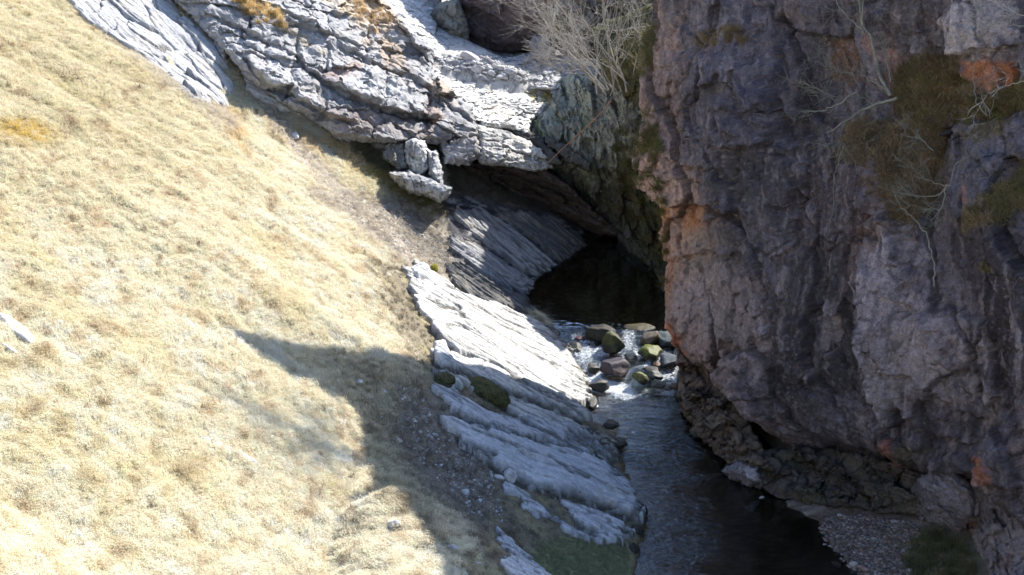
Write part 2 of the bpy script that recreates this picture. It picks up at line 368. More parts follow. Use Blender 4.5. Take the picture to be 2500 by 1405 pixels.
    F = grid_faces(*A.shape, keep=keep); V2, F2, (c2,) = compact(Pn.reshape(-1, 3), F, col.reshape(-1, 3))
    if len(F2) == 0: return None
    if sx < 0: F2 = F2[:, ::-1]
    o = mesh(name, V2, F2, mat or M_rock, c2, parent, smooth=smooth)
    return tag(o, label, None if (parent or kind == 'structure') else cat, group, kind)

def lime(light=(.50, .49, .48), dark=(.27, .265, .27), stain=(.36, .25, .16), st=.3, lich=.3, sc=1.):
    def f(px, py, P, a, b, es, sd):
        n1 = fbm(st2(a*.6, b*1.6)*sc+5, 4); n2 = fbm(P*5*sc, 3); n3 = fbm(st2(a*.5, b*1.)*sc+40, 3)
        col = np.ones(px.shape+(3,))*np.array(light)
        col = mixc(col, dark, sstep(-.05, .35, n1)*.8)
        col = col*(.88+.24*es[0][1][0])[..., None]*(.92+.16*es[1][1][1])[..., None]
        col = mixc(col, stain, sstep(.12, .4, n3)*st)
        col = mixc(col, (.07, .07, .06), sstep(.16, .3, n2)*lich)
        return col
    return f
# ---- cliff on the right
NC = np.array([-.77, -.64, 0.0]); NC /= np.linalg.norm(NC)
def cliff_top():
    """crest of the cliff, high above the frame, found from where its shade ends on the slope"""
    sh = [(455, 785), (560, 842), (640, 884), (760, 945), (850, 992), (885, 1050), (900, 1110), (922, 1185), (850, 1222)]
    pts = cast([p[0] for p in sh], [p[1] for p in sh], 0, 1); O = pt(1610, 600, 41.8); out = []
    for p in pts:
        t = ((O-p)@NC)/(SD@NC); out.append(p+SD*t)
    return out
_ct = cliff_top(); 
_tp = [proj(p) for p in _ct]; print('crest', [(round(float(a)), round(float(b)), [round(float(q), 1) for q in c]) for (a, b), c in zip(_tp, _ct)])
cliff_poly = [(1604, -30), (1592, 130), (1590, 240), (1600, 330), (1598, 450), (1630, 472), (1632, 600), (1642, 740), (1652, 830), (1682, 892), (1722, 942), (1792, 962), (1832, 1050), (1862, 1102), (1900, 1140),
              (2000, 1134), (2100, 1138), (2230, 1178), (2330, 1225), (2400, 1330), (2520, 1420), (2900, 1560), (3300, 1500), (3300, -600)]
_crest = sorted([(float(a), float(b)) for a, b in _tp], key=lambda q: -q[0])
cliff_poly += [(q[0], q[1]) for q in _crest if q[0] > 1640 and q[0] < 3200]
cliff_poly += [(1588, -730), (1606, -580), (1620, -460), (1624, -320), (1612, -170)]
print(cliff_poly[-12:])
STEPS = [([(1590, 452), (1640, 466), (1700, 492), (1790, 480), (1815, 505)], .38, 230, .12, 6),
         ([(1640, 632), (1700, 618), (1760, 600), (1800, 612)], .16, 90, .06, 5),
         ([(1680, 125), (1740, 120), (1830, 108), (1900, 60)], -.10, 80, .08, 4),
         ([(1595, 250), (1650, 262), (1700, 272), (1740, 215)], .07, 70, .06, 4),
         ([(1770, 200), (1830, 250), (1880, 262), (1930, 235)], .14, 80, .05, 5),
         ([(1800, 330), (1850, 348), (1910, 335), (1930, 290)], .30, 130, .08, 6),
         ([(1640, 330), (1720, 390), (1790, 395)], .12, 90, .05, 5),
         ([(1700, 895), (1760, 870), (1830, 880)], .08, 80, .04, 5),
         ([(1780, 962), (1850, 958), (1920, 965)], .06, 40, .05, 4),
         ([(1935, 65), (2000, 80), (2080, 90), (2120, 40)], .22, 90, .1, 6),
         ([(2370, 120), (2430, 110), (2520, 95)], .30, 120, .1, 6),
         ([(2180, 300), (2260, 290), (2330, 250), (2380, 200)], -.25, 120, .05, 6),
         ([(2280, 330), (2350, 300), (2420, 290), (2520, 262)], -.45, 200, .06, 8),
         ([(2100, 480), (2160, 520), (2240, 560)], .18, 110, .05, 5),
         ([(2180, 690), (2260, 740), (2320, 790)], .12, 90, .04, 5),
         ([(2200, 880), (2280, 900), (2360, 990), (2420, 1010)], .15, 80, .08, 7),
         ([(2180, 950), (2230, 980), (2300, 1050), (2380, 1075)], .15, 70, .12, 8),
         ([(2270, 1120), (2330, 1150), (2440, 1160), (2520, 1170)], .25, 120, .1, 8)]
def vline(px, py, pl, amp, wd, side=0.):
    pl = np.asarray(pl, float); x = np.interp(py, pl[:, 1], pl[:, 0]); inr = sstep(pl[0, 1]-20, pl[0, 1]+20, py)*sstep(pl[-1, 1]+20, pl[-1, 1]-20, py)
    d = px-x; return inr*(-amp*np.exp(-(d/wd)**2)+side*sstep(-4, 4, d)*np.exp(-np.maximum(d, 0)/90))
VL = [([(1932, 40), (1932, 120), (1930, 230), (1925, 340)], .22, 8, -.30), ([(1745, 110), (1750, 250), (1762, 400), (1770, 560)], .06, 6, .10),
      ([(1985, 330), (1970, 450), (1945, 560), (1940, 640)], .22, 10, -.08), ([(1640, 470), (1650, 560), (1665, 640), (1655, 760)], .07, 6, .05),
      ([(1895, 560), (1880, 700), (1900, 850)], .08, 9, .05), ([(2075, 640), (2060, 800), (2085, 960)], .10, 10, -.06),
      ([(2135, 480), (2140, 700), (2150, 880)], .05, 7, .14), ([(2232, 500), (2240, 640), (2235, 760)], .10, 8, -.10),
      ([(2330, 20), (2350, 100), (2375, 180), (2390, 240)], .10, 9, .34), ([(2420, 760), (2450, 900), (2500, 1060)], .12, 10, -.1)]
def cliff_shape(px, py, A, B, a, b):
    nz = 9*fbm(st2(px, py, None, .02), 3)+5*perlin(st2(px, py, None, .09))
    h = 0
    for pl, am, fa, gr, gw in STEPS: h = h+step_line(px, py, pl, am, fa, gr, gw, nz)
    for pl, am, wd, sd_ in VL: h = h+vline(px+nz*1.3, py, pl, am, wd, sd_)
    for cx, cy, rx, ry, am in ((1690, 230, 90, 230, .25), (1850, 200, 95, 190, .35), (2030, 240, 90, 200, -.35), (1700, 740, 90, 180, .15), (1790, 520, 60, 80, .1), (2050, 900, 110, 220, .25), (2170, 800, 60, 260, .18),
                           (2250, 330, 90, 160, -.45), (2420, 470, 100, 140, .35), (2440, 100, 80, 130, .3), (2000, 600, 130, 150, -.15), (2330, 900, 60, 200, .12), (2330, 1040, 90, 80, -.2), (2450, 1100, 70, 80, .2), (1890, 1060, 70, 90, -.12), (2230, 1100, 70, 70, .15)):
        h = h+am*np.exp(-((px-cx)/rx)**2-((py-cy)/ry)**2)
    # undercut foot
    foot = np.interp(px, [1640, 1720, 1860, 2100, 2350, 2600], [880, 935, 1100, 1140, 1230, 1420])
    h = h-.8*sstep(150, -10, foot-py)**2
    h = h+.14*fbm(st2(A*.55, B*.22)+3, 4)+.03*fbm(st2(A*3.2, B*.9)+8, 4)-.10*np.abs(fbm(st2(A*1.6, B*.8)+33, 4))
    return h
def cliff_col(px, py, P, a, b, es, sd):
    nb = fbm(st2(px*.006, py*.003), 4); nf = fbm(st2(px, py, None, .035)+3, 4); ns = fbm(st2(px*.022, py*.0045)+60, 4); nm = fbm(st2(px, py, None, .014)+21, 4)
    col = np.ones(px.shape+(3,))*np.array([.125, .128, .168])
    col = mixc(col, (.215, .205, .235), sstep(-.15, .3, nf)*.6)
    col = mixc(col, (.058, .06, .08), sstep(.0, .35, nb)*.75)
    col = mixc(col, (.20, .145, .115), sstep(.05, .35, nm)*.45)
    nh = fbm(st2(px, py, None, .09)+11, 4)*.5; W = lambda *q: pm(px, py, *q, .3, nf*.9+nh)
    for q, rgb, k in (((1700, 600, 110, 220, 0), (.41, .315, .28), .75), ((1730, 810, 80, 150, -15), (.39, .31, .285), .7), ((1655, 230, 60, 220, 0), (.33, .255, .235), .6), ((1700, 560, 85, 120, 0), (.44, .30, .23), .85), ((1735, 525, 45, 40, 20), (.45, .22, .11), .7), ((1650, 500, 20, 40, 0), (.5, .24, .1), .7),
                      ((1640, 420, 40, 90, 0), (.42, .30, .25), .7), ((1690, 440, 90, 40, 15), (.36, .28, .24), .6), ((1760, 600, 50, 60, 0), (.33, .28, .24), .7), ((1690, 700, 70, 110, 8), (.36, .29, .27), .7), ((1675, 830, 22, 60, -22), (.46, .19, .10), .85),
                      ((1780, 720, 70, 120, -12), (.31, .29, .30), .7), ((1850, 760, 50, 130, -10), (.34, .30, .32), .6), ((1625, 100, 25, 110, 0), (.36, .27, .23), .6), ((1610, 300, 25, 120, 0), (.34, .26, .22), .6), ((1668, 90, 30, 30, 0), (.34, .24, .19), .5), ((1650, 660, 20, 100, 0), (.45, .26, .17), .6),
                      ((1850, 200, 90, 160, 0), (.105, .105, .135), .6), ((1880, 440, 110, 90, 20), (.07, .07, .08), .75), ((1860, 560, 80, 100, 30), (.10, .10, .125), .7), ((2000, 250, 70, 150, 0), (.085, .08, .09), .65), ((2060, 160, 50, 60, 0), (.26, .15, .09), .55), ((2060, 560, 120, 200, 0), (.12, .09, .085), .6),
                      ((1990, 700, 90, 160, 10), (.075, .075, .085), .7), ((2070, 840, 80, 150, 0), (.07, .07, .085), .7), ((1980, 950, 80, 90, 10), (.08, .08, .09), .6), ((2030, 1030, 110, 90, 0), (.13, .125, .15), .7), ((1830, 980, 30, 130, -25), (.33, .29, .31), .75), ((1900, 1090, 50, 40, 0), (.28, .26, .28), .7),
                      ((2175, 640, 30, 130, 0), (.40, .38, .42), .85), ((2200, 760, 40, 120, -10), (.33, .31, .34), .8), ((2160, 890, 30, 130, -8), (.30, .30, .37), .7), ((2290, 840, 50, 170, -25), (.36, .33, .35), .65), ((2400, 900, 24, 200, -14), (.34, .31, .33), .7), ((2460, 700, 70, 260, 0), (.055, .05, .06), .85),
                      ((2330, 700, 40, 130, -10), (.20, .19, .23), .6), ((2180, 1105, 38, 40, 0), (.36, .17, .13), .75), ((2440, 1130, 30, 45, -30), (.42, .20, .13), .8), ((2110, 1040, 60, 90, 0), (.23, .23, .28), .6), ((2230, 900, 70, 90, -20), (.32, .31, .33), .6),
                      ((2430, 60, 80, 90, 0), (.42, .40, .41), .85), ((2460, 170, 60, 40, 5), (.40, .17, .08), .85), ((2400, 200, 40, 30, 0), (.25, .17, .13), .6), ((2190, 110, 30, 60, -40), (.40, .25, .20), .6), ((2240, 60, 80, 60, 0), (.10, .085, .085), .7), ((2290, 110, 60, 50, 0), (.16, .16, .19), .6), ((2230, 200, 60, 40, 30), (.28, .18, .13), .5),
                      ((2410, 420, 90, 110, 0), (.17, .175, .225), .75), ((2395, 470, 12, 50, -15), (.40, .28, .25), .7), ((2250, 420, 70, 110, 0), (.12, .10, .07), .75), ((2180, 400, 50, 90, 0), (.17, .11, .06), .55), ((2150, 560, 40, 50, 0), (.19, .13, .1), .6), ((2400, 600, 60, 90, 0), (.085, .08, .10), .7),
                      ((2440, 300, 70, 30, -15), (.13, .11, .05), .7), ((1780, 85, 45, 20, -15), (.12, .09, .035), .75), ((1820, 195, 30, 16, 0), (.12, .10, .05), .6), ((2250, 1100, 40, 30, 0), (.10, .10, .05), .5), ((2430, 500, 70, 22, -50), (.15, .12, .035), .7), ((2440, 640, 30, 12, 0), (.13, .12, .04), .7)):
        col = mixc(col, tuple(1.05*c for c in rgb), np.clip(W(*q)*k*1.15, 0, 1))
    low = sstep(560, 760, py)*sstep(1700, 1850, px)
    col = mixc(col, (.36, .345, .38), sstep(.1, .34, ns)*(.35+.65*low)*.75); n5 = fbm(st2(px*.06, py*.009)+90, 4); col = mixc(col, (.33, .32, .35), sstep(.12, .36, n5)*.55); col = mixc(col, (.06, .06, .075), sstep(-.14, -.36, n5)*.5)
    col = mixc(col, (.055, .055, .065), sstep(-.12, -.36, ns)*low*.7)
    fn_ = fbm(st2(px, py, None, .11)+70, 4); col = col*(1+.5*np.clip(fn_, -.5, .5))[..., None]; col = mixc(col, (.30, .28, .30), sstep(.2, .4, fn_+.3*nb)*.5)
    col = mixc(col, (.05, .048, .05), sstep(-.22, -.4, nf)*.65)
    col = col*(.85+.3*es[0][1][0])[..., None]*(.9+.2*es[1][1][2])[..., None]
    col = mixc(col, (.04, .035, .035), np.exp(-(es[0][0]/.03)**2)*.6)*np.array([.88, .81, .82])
    return col
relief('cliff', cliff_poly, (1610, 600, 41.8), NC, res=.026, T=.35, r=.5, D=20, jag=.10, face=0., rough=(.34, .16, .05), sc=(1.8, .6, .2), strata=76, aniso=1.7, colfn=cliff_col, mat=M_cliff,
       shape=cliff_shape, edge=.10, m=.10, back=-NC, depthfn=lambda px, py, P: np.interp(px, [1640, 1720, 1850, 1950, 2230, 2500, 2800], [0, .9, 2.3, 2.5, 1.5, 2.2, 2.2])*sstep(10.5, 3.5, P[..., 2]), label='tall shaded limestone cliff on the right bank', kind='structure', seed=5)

# ---- foot of the cliff: rough brown plinth rocks
brown = lambda l=(.17, .13, .10), d=(.07, .06, .055), s=(.30, .17, .08), k=.6: lime(l, d, s, k, .35, 1.6)
def dz(px, py, z): return (px, py, float((CAMZ-z)/(sp+(py-702.5)/FPX*cp)))
def lump(name, label, poly, anchor, normal, **k):
    k.setdefault('cat', 'rock'); return relief(name, poly, anchor, normal, label=label, **k)
lump('bank_rock', 'rough brown undercut rock at the foot of the cliff beside the rapids', [(1660, 905), (1700, 915), (1790, 955), (1835, 1050), (1865, 1105), (1890, 1150), (1830, 1145), (1760, 1120), (1700, 1060), (1662, 1000), (1655, 950)], [(1700, 915, 41.0), (1835, 1050, 38.3), (1865, 1105, 37.6), dz(1662, 1000, .05), dz(1700, 1060, .05), dz(1780, 1150, .05)], None,
     T=.45, r=.5, D=1.6, rough=(.42, .28, .12), sc=(.7, .33, .13), res=.028, jag=.3, strata=-30, colfn=brown(), mat=M_cliff, cat='rock', seed=11)
lump('bank_rock', 'dark brown rock wedge tucked beneath the cliff corner above the rapids', [(1652, 842), (1690, 862), (1740, 905), (1800, 950), (1850, 1010), (1800, 1010), (1720, 960), (1662, 930)], [dz(1660, 930, .05), dz(1800, 1010, .2), (1700, 870, 41.2), (1800, 950, 39.3)], None,
     T=.3, r=.3, D=4, back=(.77, .64, 0), rough=(.35, .25, .12), sc=(.6, .3, .13), res=.026, jag=.2, strata=-30, colfn=brown((.14, .10, .08)), mat=M_cliff, cat='rock', seed=16)
lump('bank_rock', 'long low ledge of brown and mossy rock between the cliff foot and dark water', [(1765, 1140), (1820, 1105), (1960, 1092), (2100, 1108), (2240, 1148), (2330, 1180), (2290, 1260), (2180, 1255), (2090, 1245), (2010, 1240), (1920, 1225), (1850, 1195), (1790, 1170)], [(1900, 1135, 37.9), (2100, 1130, 36.5), (2240, 1175, 35.5), dz(1850, 1195, .02), dz(2010, 1240, .05), dz(2180, 1255, .2), dz(2290, 1260, .35)], None,
     T=.4, r=.4, D=1.6, rough=(.45, .28, .12), sc=(.7, .33, .13), res=.028, jag=.3, strata=10, colfn=brown((.11, .095, .085), (.045, .042, .04), (.08, .085, .035), .5), mat=M_cliff, seed=12)
lump('bank_rock', 'pale grey pointed rock jutting into the dark water under the cliff', [(1762, 1150), (1800, 1125), (1850, 1140), (1862, 1175), (1820, 1185), (1780, 1170)], [dz(1762, 1150, .05), dz(1820, 1185, .0), dz(1850, 1140, .45), dz(1800, 1125, .4)], None,
     T=.3, r=.25, D=.8, rough=(.15, .1, .05), sc=(.5, .22, .1), res=.02, colfn=lime((.30, .27, .29), (.15, .14, .15)), mat=M_cliff, seed=13)
lump('bank_rock', 'large rounded grey boulder of the cliff foot beside the gravel bank', [(2225, 1190), (2270, 1150), (2330, 1145), (2380, 1190), (2390, 1260), (2345, 1310), (2270, 1290), (2225, 1250)], [dz(2225, 1250, .2), dz(2345, 1310, .2), (2330, 1145, 34.6), (2250, 1160, 35.)], None,
     T=.55, r=.6, D=1.2, rough=(.15, .12, .06), sc=(.6, .3, .12), res=.022, colfn=lime((.24, .22, .25), (.10, .10, .12), (.2, .15, .12), .4), mat=M_cliff, seed=14)
lump('bank_rock', 'broken grey rock ledges in the lower right corner above the beach grass', [(2340, 1170), (2420, 1180), (2540, 1200), (2700, 1300), (2700, 1500), (2450, 1480), (2400, 1400), (2370, 1300)], [dz(2370, 1300, .3), dz(2450, 1440, .3), (2420, 1180, 33.9), (2600, 1250, 32.6)], None,
     T=.5, r=.5, D=1.2, rough=(.3, .2, .09), sc=(.9, .4, .15), res=.026, colfn=lime((.25, .22, .24), (.09, .085, .10), (.3, .16, .12), .5), mat=M_cliff, seed=15)

# ---- back left outcrop
OUT_STEPS = [([(600, 150), (640, 205), (730, 245), (800, 290), (850, 300)], .5, 90, .2, 7), ([(765, 185), (830, 228), (900, 258), (980, 282), (1060, 290)], .55, 90, .3, 8),
             ([(560, 60), (640, 105), (700, 130), (770, 190)], .3, 60, .12, 5), ([(700, 60), (760, 80), (860, 110), (900, 130)], .25, 60, .1, 5), ([(860, 130), (930, 170), (1000, 190), (1070, 230)], .3, 60, .12, 6),
             ([(820, 330), (880, 342), (980, 345), (1080, 342)], .3, 60, .1, 5), ([(1010, 200), (1080, 250), (1150, 300)], .25, 50, .1, 5), ([(1060, 320), (1110, 345), (1170, 330)], .2, 50, .12, 5), ([(560, -10), (660, 20), (760, 70)], .25, 60, .1, 5)]
def out_shape(px, py, A, B, a, b):
    nz = 9*fbm(st2(px, py, None, .03), 3); h = 0
    for q in OUT_STEPS: h = h+step_line(px, py, q[0], q[1]*.6, q[2]*.8, *q[3:], nz)
    for cx, wd, am, y0, y1 in ((708, 6, .2, 100, 300), (785, 6, .25, 120, 200), (795, 7, .2, 230, 300), (880, 6, .2, 40, 150), (1050, 7, .25, 190, 330), (940, 5, .15, 130, 280), (640, 5, .12, 100, 240)):
        h = h-am*np.exp(-((px+nz*1.5-cx-(py-200)*-.15)/wd)**2)*sstep(y0-10, y0+10, py)*sstep(y1+10, y1-10, py)
    return h+.3*fbm(st2(a*.35, b*.5)+8, 3)
def out_col(px, py, P, a, b, es, sd):
    col = lime((.36, .36, .37), (.235, .235, .25), (.33, .26, .2), .2, .2)(px, py, P, a, b, es, sd); nf = fbm(st2(px, py, None, .04), 3)
    for q, rgb, k in (((920, 300, 120, 40, 10), (.20, .165, .15), .75), ((860, 310, 60, 30, 0), (.20, .16, .15), .7), ((830, 185, 45, 14, -15), (.30, .17, .12), .75), ((1050, 280, 20, 45, 0), (.30, .19, .14), .7), ((1110, 350, 60, 40, 0), (.25, .22, .20), .6), ((920, 40, 70, 60, 45), (.46, .34, .22), .85), ((850, 15, 60, 30, 30), (.48, .38, .25), .8),
                      ((640, 25, 60, 20, 35), (.34, .25, .12), .85), ((720, 90, 60, 12, 35), (.32, .25, .15), .7), ((960, 150, 40, 30, 40), (.42, .30, .2), .75), ((1070, 225, 30, 15, 40), (.33, .24, .14), .8), ((1010, 350, 60, 14, 0), (.12, .10, .10), .6), ((810, 320, 20, 12, 0), (.48, .42, .36), .6)):
        col = mixc(col, rgb, pm(px, py, *q, .5, nf*1.3)*k*.7)
    return col
relief('rock_outcrop', [(380, -60), (430, 10), (500, 80), (560, 135), (600, 195), (700, 262), (800, 318), (830, 345), (960, 352), (1075, 352), (1085, 400), (1140, 405), (1172, 385), (1165, 320), (1150, 265), (1095, 225), (1055, 180), (1060, 130), (1010, 80), (950, 20), (900, -60)],
       [(500, 80, 'g0.4'), (600, 195, 'g0.35'), (700, 262, 'g0.3'), (820, 335, 'g0.35'), (1080, 400, 48.6), (1170, 385, 48.9), (1060, 180, 51.8), (950, 20, 52.5), (900, 150, 50.2), (700, 30, 49), (440, -40, 'g0.6')], None, res=.028, T=.7, r=.7, D=3, rough=(.42, .19, .06), jag=.14, sc=(1.5, .62, .2), strata=33, aniso=1.7, colfn=out_col, shape=out_shape, edge=.16, m=.1, label='craggy grey rock outcrop with slanting beds above the grassy slope', cat='rock outcrop', seed=21)
# left pale rock face with fine cracks
def face_shape(px, py, A, B, a, b):
    nz = 8*fbm(st2(px, py, None, .03), 3)
    return step_line(px, py, [(300, 30), (340, 50), (400, 65)], .12, 30, .12, 4, nz)+step_line(px, py, [(400, 75), (460, 120), (500, 150), (540, 150)], .1, 40, .1, 4, nz)+step_line(px, py, [(215, 10), (260, 70), (330, 120), (345, 130)], -.16, 60, .05, 4, nz)
face_col = lime((.50, .50, .51), (.36, .36, .37), (.45, .41, .36), .4, .3)
relief('rock_ledge', [(385, -40), (520, -40), (560, 20), (560, 60), (568, 120), (545, 150), (505, 70), (450, 20)], [(400, -20, 'g0.1'), (560, 120, 'g0.2'), (505, 70, 'g0.1'), (540, -30, 'g0.5')], None,
       res=.03, T=.3, r=.4, D=1.5, rough=(.3, .15, .07), sc=(.6, .3, .13), strata=35, colfn=lime((.36, .355, .36), (.2, .2, .21)), label='dark shaded rock step between the pale face and the outcrop', cat='rock ledge', seed=23)

# ---- pillars under the outcrop
pil = lime((.50, .50, .50), (.28, .28, .28), (.3, .26, .2), .3, .8, 1.8)
for i, (nm, lb, po, an, sc_) in enumerate([
    ('rock_pillar', 'tall white lichen-spotted rock pillar left of the dark hollow', [(985, 345), (1010, 338), (1036, 345), (1042, 380), (1046, 415), (1030, 425), (1005, 422), (990, 400)], (1015, 385, 47.9), 1),
    ('rock_pillar', 'narrow dark mottled rock pillar beside the tall white one', [(955, 350), (985, 350), (990, 380), (998, 412), (975, 420), (955, 405), (945, 380)], (970, 385, 48.1), 1),
    ('rock_pillar', 'short shaded bluish rock pillar at the edge of the dark hollow', [(1040, 365), (1062, 370), (1078, 420), (1085, 460), (1060, 450), (1045, 420)], (1060, 410, 47.9), 1),
    ('rock_lump', 'white knobbly rock lumps in the sun below the pillars', [(955, 425), (1000, 420), (1060, 440), (1098, 462), (1090, 480), (1075, 490), (1040, 472), (1000, 470), (965, 440)], (1030, 455, 47.2), 1),
    ('rock_lump', 'dark spotted rock behind the grass under the overhang', [(880, 345), (960, 350), (958, 400), (925, 395), (890, 375)], (925, 370, 48.3), 1)]):
    relief(nm, po, an, (-.15 if i != 3 else .2, -.8, .5), res=.018, T=.32, r=.28, D=.8, rough=(.2, .14, .07), sc=(.35, .2, .09), strata=70, colfn=pil if i not in (1, 4) else lime((.26, .26, .25), (.12, .12, .12), st=.3, lich=.9, sc=1.8), label=lb, cat='rock', seed=30+i, edge=.1)

# ---- rock arch over the pool
wht = lime((.60, .59, .57), (.46, .45, .44), (.5, .42, .28), .3, .35, 1.2)
def lip_col(px, py, P, a, b, es, sd):
    col = wht(px, py, P, a, b, es, sd); nf = fbm(st2(px, py, None, .04), 3)
    col = mixc(col, (.40, .33, .10), pm(px, py, 1330, 230, 60, 24, 10, .4, nf)*.8)
    return col
relief('rock_shelf', [(1050, 120), (1062, 165), (1110, 168), (1180, 192), (1262, 217), (1300, 212), (1350, 216), (1356, 250), (1330, 275), (1300, 300), (1292, 335), (1240, 318), (1175, 312), (1150, 300), (1110, 262), (1060, 215), (1040, 160)], [(1110, 168, 55.8), (1350, 216, 55), (1292, 335, 51.3), (1175, 312, 50.4), (1060, 215, 52.3)], None,
       res=.026, T=.4, r=.4, D=2, rough=(.20, .14, .07), sc=(.8, .4, .15), strata=28, aniso=2.4, colfn=lip_col, edge=.12, label='broad white sunlit rock shelf above the dark hollow', cat='rock shelf', seed=41)
relief('rock_shelf', [(1148, 300), (1180, 308), (1240, 322), (1298, 345), (1345, 385), (1352, 410), (1310, 420), (1262, 412), (1210, 405), (1172, 400), (1160, 385), (1170, 345)], [(1148, 300, 50.1), (1298, 345, 51.0), (1352, 410, 50.4), (1210, 405, 49.4), (1172, 400, 49.2)], None,
       res=.024, T=.4, r=.35, D=2.2, rough=(.18, .12, .06), sc=(.6, .32, .12), strata=30, aniso=2.4, colfn=lime((.50, .49, .47), (.30, .30, .30), st=.2, lich=.4, sc=1.3), edge=.1, label='pale tilted rock bed hanging over the dark hollow below the white shelf', cat='rock shelf', seed=42)
grn = lime((.27, .28, .235), (.09, .095, .085), (.15, .17, .08), .6, .5, 1.1)
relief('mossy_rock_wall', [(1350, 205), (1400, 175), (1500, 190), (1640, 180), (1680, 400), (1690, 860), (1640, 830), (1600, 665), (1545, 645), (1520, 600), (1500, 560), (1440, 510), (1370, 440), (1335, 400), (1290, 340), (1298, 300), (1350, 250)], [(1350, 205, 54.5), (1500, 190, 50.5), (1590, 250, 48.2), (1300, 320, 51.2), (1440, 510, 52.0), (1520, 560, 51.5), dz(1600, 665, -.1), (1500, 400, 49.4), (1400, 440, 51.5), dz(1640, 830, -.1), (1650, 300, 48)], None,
       res=.03, T=.35, r=.6, D=3.4, jag=.12, rough=(.38, .22, .1), sc=(.8, .4, .16), strata=30, aniso=2., colfn=lambda px, py, *a: mixc(grn(px, py, *a), (.045, .042, .03), sstep(-30, 60, py-np.interp(px, [1350, 1450, 1550, 1640], [400, 430, 380, 330])+25*perlin(st2(px, py, None, .03)))*.8), edge=.16, label='shaded greenish mossy rock wall right of the dark hollow', cat='rock wall', seed=43)  # lower wall darkened in its colour, standing in for shade under the overhang
for k_, (po_, lb_) in enumerate([([(1258, 322), (1300, 330), (1345, 362), (1372, 398), (1340, 402), (1312, 372), (1280, 345)], 'black recess rock under the tip of the white shelf'), ([(1330, 335), (1390, 362), (1440, 402), (1438, 415), (1385, 388), (1340, 358)], 'thin black bed slanting across the greenish wall')]):
    relief('rock_bed', po_, [(1260, 325, 50.9), (1430, 400, 49.5), (1350, 400, 50.1), (1350, 330, 50.4)], None, res=.02, T=.08, r=.12, D=.6, rough=(.12, .1, .05), sc=(.5, .3, .12), strata=30, edge=.14, colfn=lime((.075, .075, .07), (.04, .04, .045), st=.2), label=lb_, cat='rock', seed=44+k_)  # near-black base for both strips, darker than the wall around them
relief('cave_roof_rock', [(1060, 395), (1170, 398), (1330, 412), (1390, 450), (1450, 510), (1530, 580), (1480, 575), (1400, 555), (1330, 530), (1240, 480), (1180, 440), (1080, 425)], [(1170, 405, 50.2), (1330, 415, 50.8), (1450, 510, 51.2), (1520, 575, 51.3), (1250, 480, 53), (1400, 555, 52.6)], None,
       res=.03, T=.5, r=.5, D=2.5, rough=(.35, .2, .1), sc=(.8, .4, .16), strata=32, colfn=lime((.085, .066, .06), (.03, .028, .028), (.12, .08, .06), .5, .4), label='dark brown rock roof hanging over the back of the pool', cat='rock', seed=45)  # roof base taken near black to deepen the hollow's shade
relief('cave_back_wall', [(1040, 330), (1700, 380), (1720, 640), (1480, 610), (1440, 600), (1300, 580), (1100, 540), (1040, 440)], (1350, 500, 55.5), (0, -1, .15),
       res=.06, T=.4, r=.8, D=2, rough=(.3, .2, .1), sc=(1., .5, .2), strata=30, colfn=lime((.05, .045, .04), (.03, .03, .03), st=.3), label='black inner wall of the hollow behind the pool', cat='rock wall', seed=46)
# ---- upper stream head
relief('smooth_slab', [(870, -60), (1080, -60), (1072, 40), (1062, 90), (1130, 150), (1070, 152), (1050, 128), (1000, 90), (950, 40)], [(1130, 150, 56.5), (1000, 90, 55), (900, 0, 55.5), (1070, 40, 60), (1000, -40, 61)], None,
       res=.03, T=.25, r=.35, D=1.2, rough=(.05, .06, .05), sc=(.5, .22, .1), strata=40, aniso=7, colfn=lime((.60, .60, .60), (.50, .50, .50), (.4, .4, .36), .1, .25), label='smooth white water-worn slab sloping down at the top of the picture', cat='rock slab', seed=51)
relief('dark_boulder', [(1100, -180), (1160, -180), (1380, -180), (1420, -60), (1420, 40), (1330, 95), (1300, 125), (1220, 135), (1150, 125), (1125, 80), (1110, 20)], (1210, 50, 60.5), (-.3, -.93, -.15),
       res=.035, T=.9, r=.9, D=4, rough=(.3, .2, .09), sc=(1., .5, .2), strata=20, colfn=lime((.20, .16, .16), (.11, .10, .11), (.26, .16, .14), .5, .2), label='massive brown overhanging boulder behind the bare shrub', cat='boulder', seed=52)
relief('brown_rock', [(1330, -60), (1640, -60), (1640, 120), (1560, 150), (1480, 165), (1400, 150), (1345, 110)], (1460, 60, 56.5), (-.2, -.8, .55),
       res=.035, T=.5, r=.5, D=2, rough=(.35, .25, .12), sc=(.8, .4, .16), strata=40, colfn=lime((.20, .17, .14), (.09, .085, .07), (.2, .17, .06), .7, .5), label='mottled brown rock bank behind the stems of the bare shrub', cat='rock', seed=58)
relief('dark_boulder', [(1045, 40), (1075, 5), (1120, 0), (1140, 60), (1140, 130), (1090, 110), (1070, 80)], (1090, 60, 59.0), (-.3, -.8, .4),
       res=.03, T=.5, r=.4, D=1.5, rough=(.3, .2, .1), sc=(.5, .3, .13), strata=20, colfn=lime((.24, .23, .2), (.09, .09, .085), (.2, .19, .08), .5, .6), label='dark mossy broken boulder at the edge of the smooth white slab', cat='boulder', seed=53)
relief('grey_boulder', [(1300, 90), (1340, 95), (1355, 130), (1350, 165), (1320, 170), (1302, 140)], (1325, 130, 56.0), (-.2, -.9, .3),
       res=.025, T=.35, r=.3, D=.8, rough=(.15, .1, .05), sc=(.5, .3, .13), strata=60, colfn=lime((.25, .23, .25), (.15, .15, .16)), label='upright grey boulder behind the bare shrub above the pebbles', cat='boulder', seed=54)
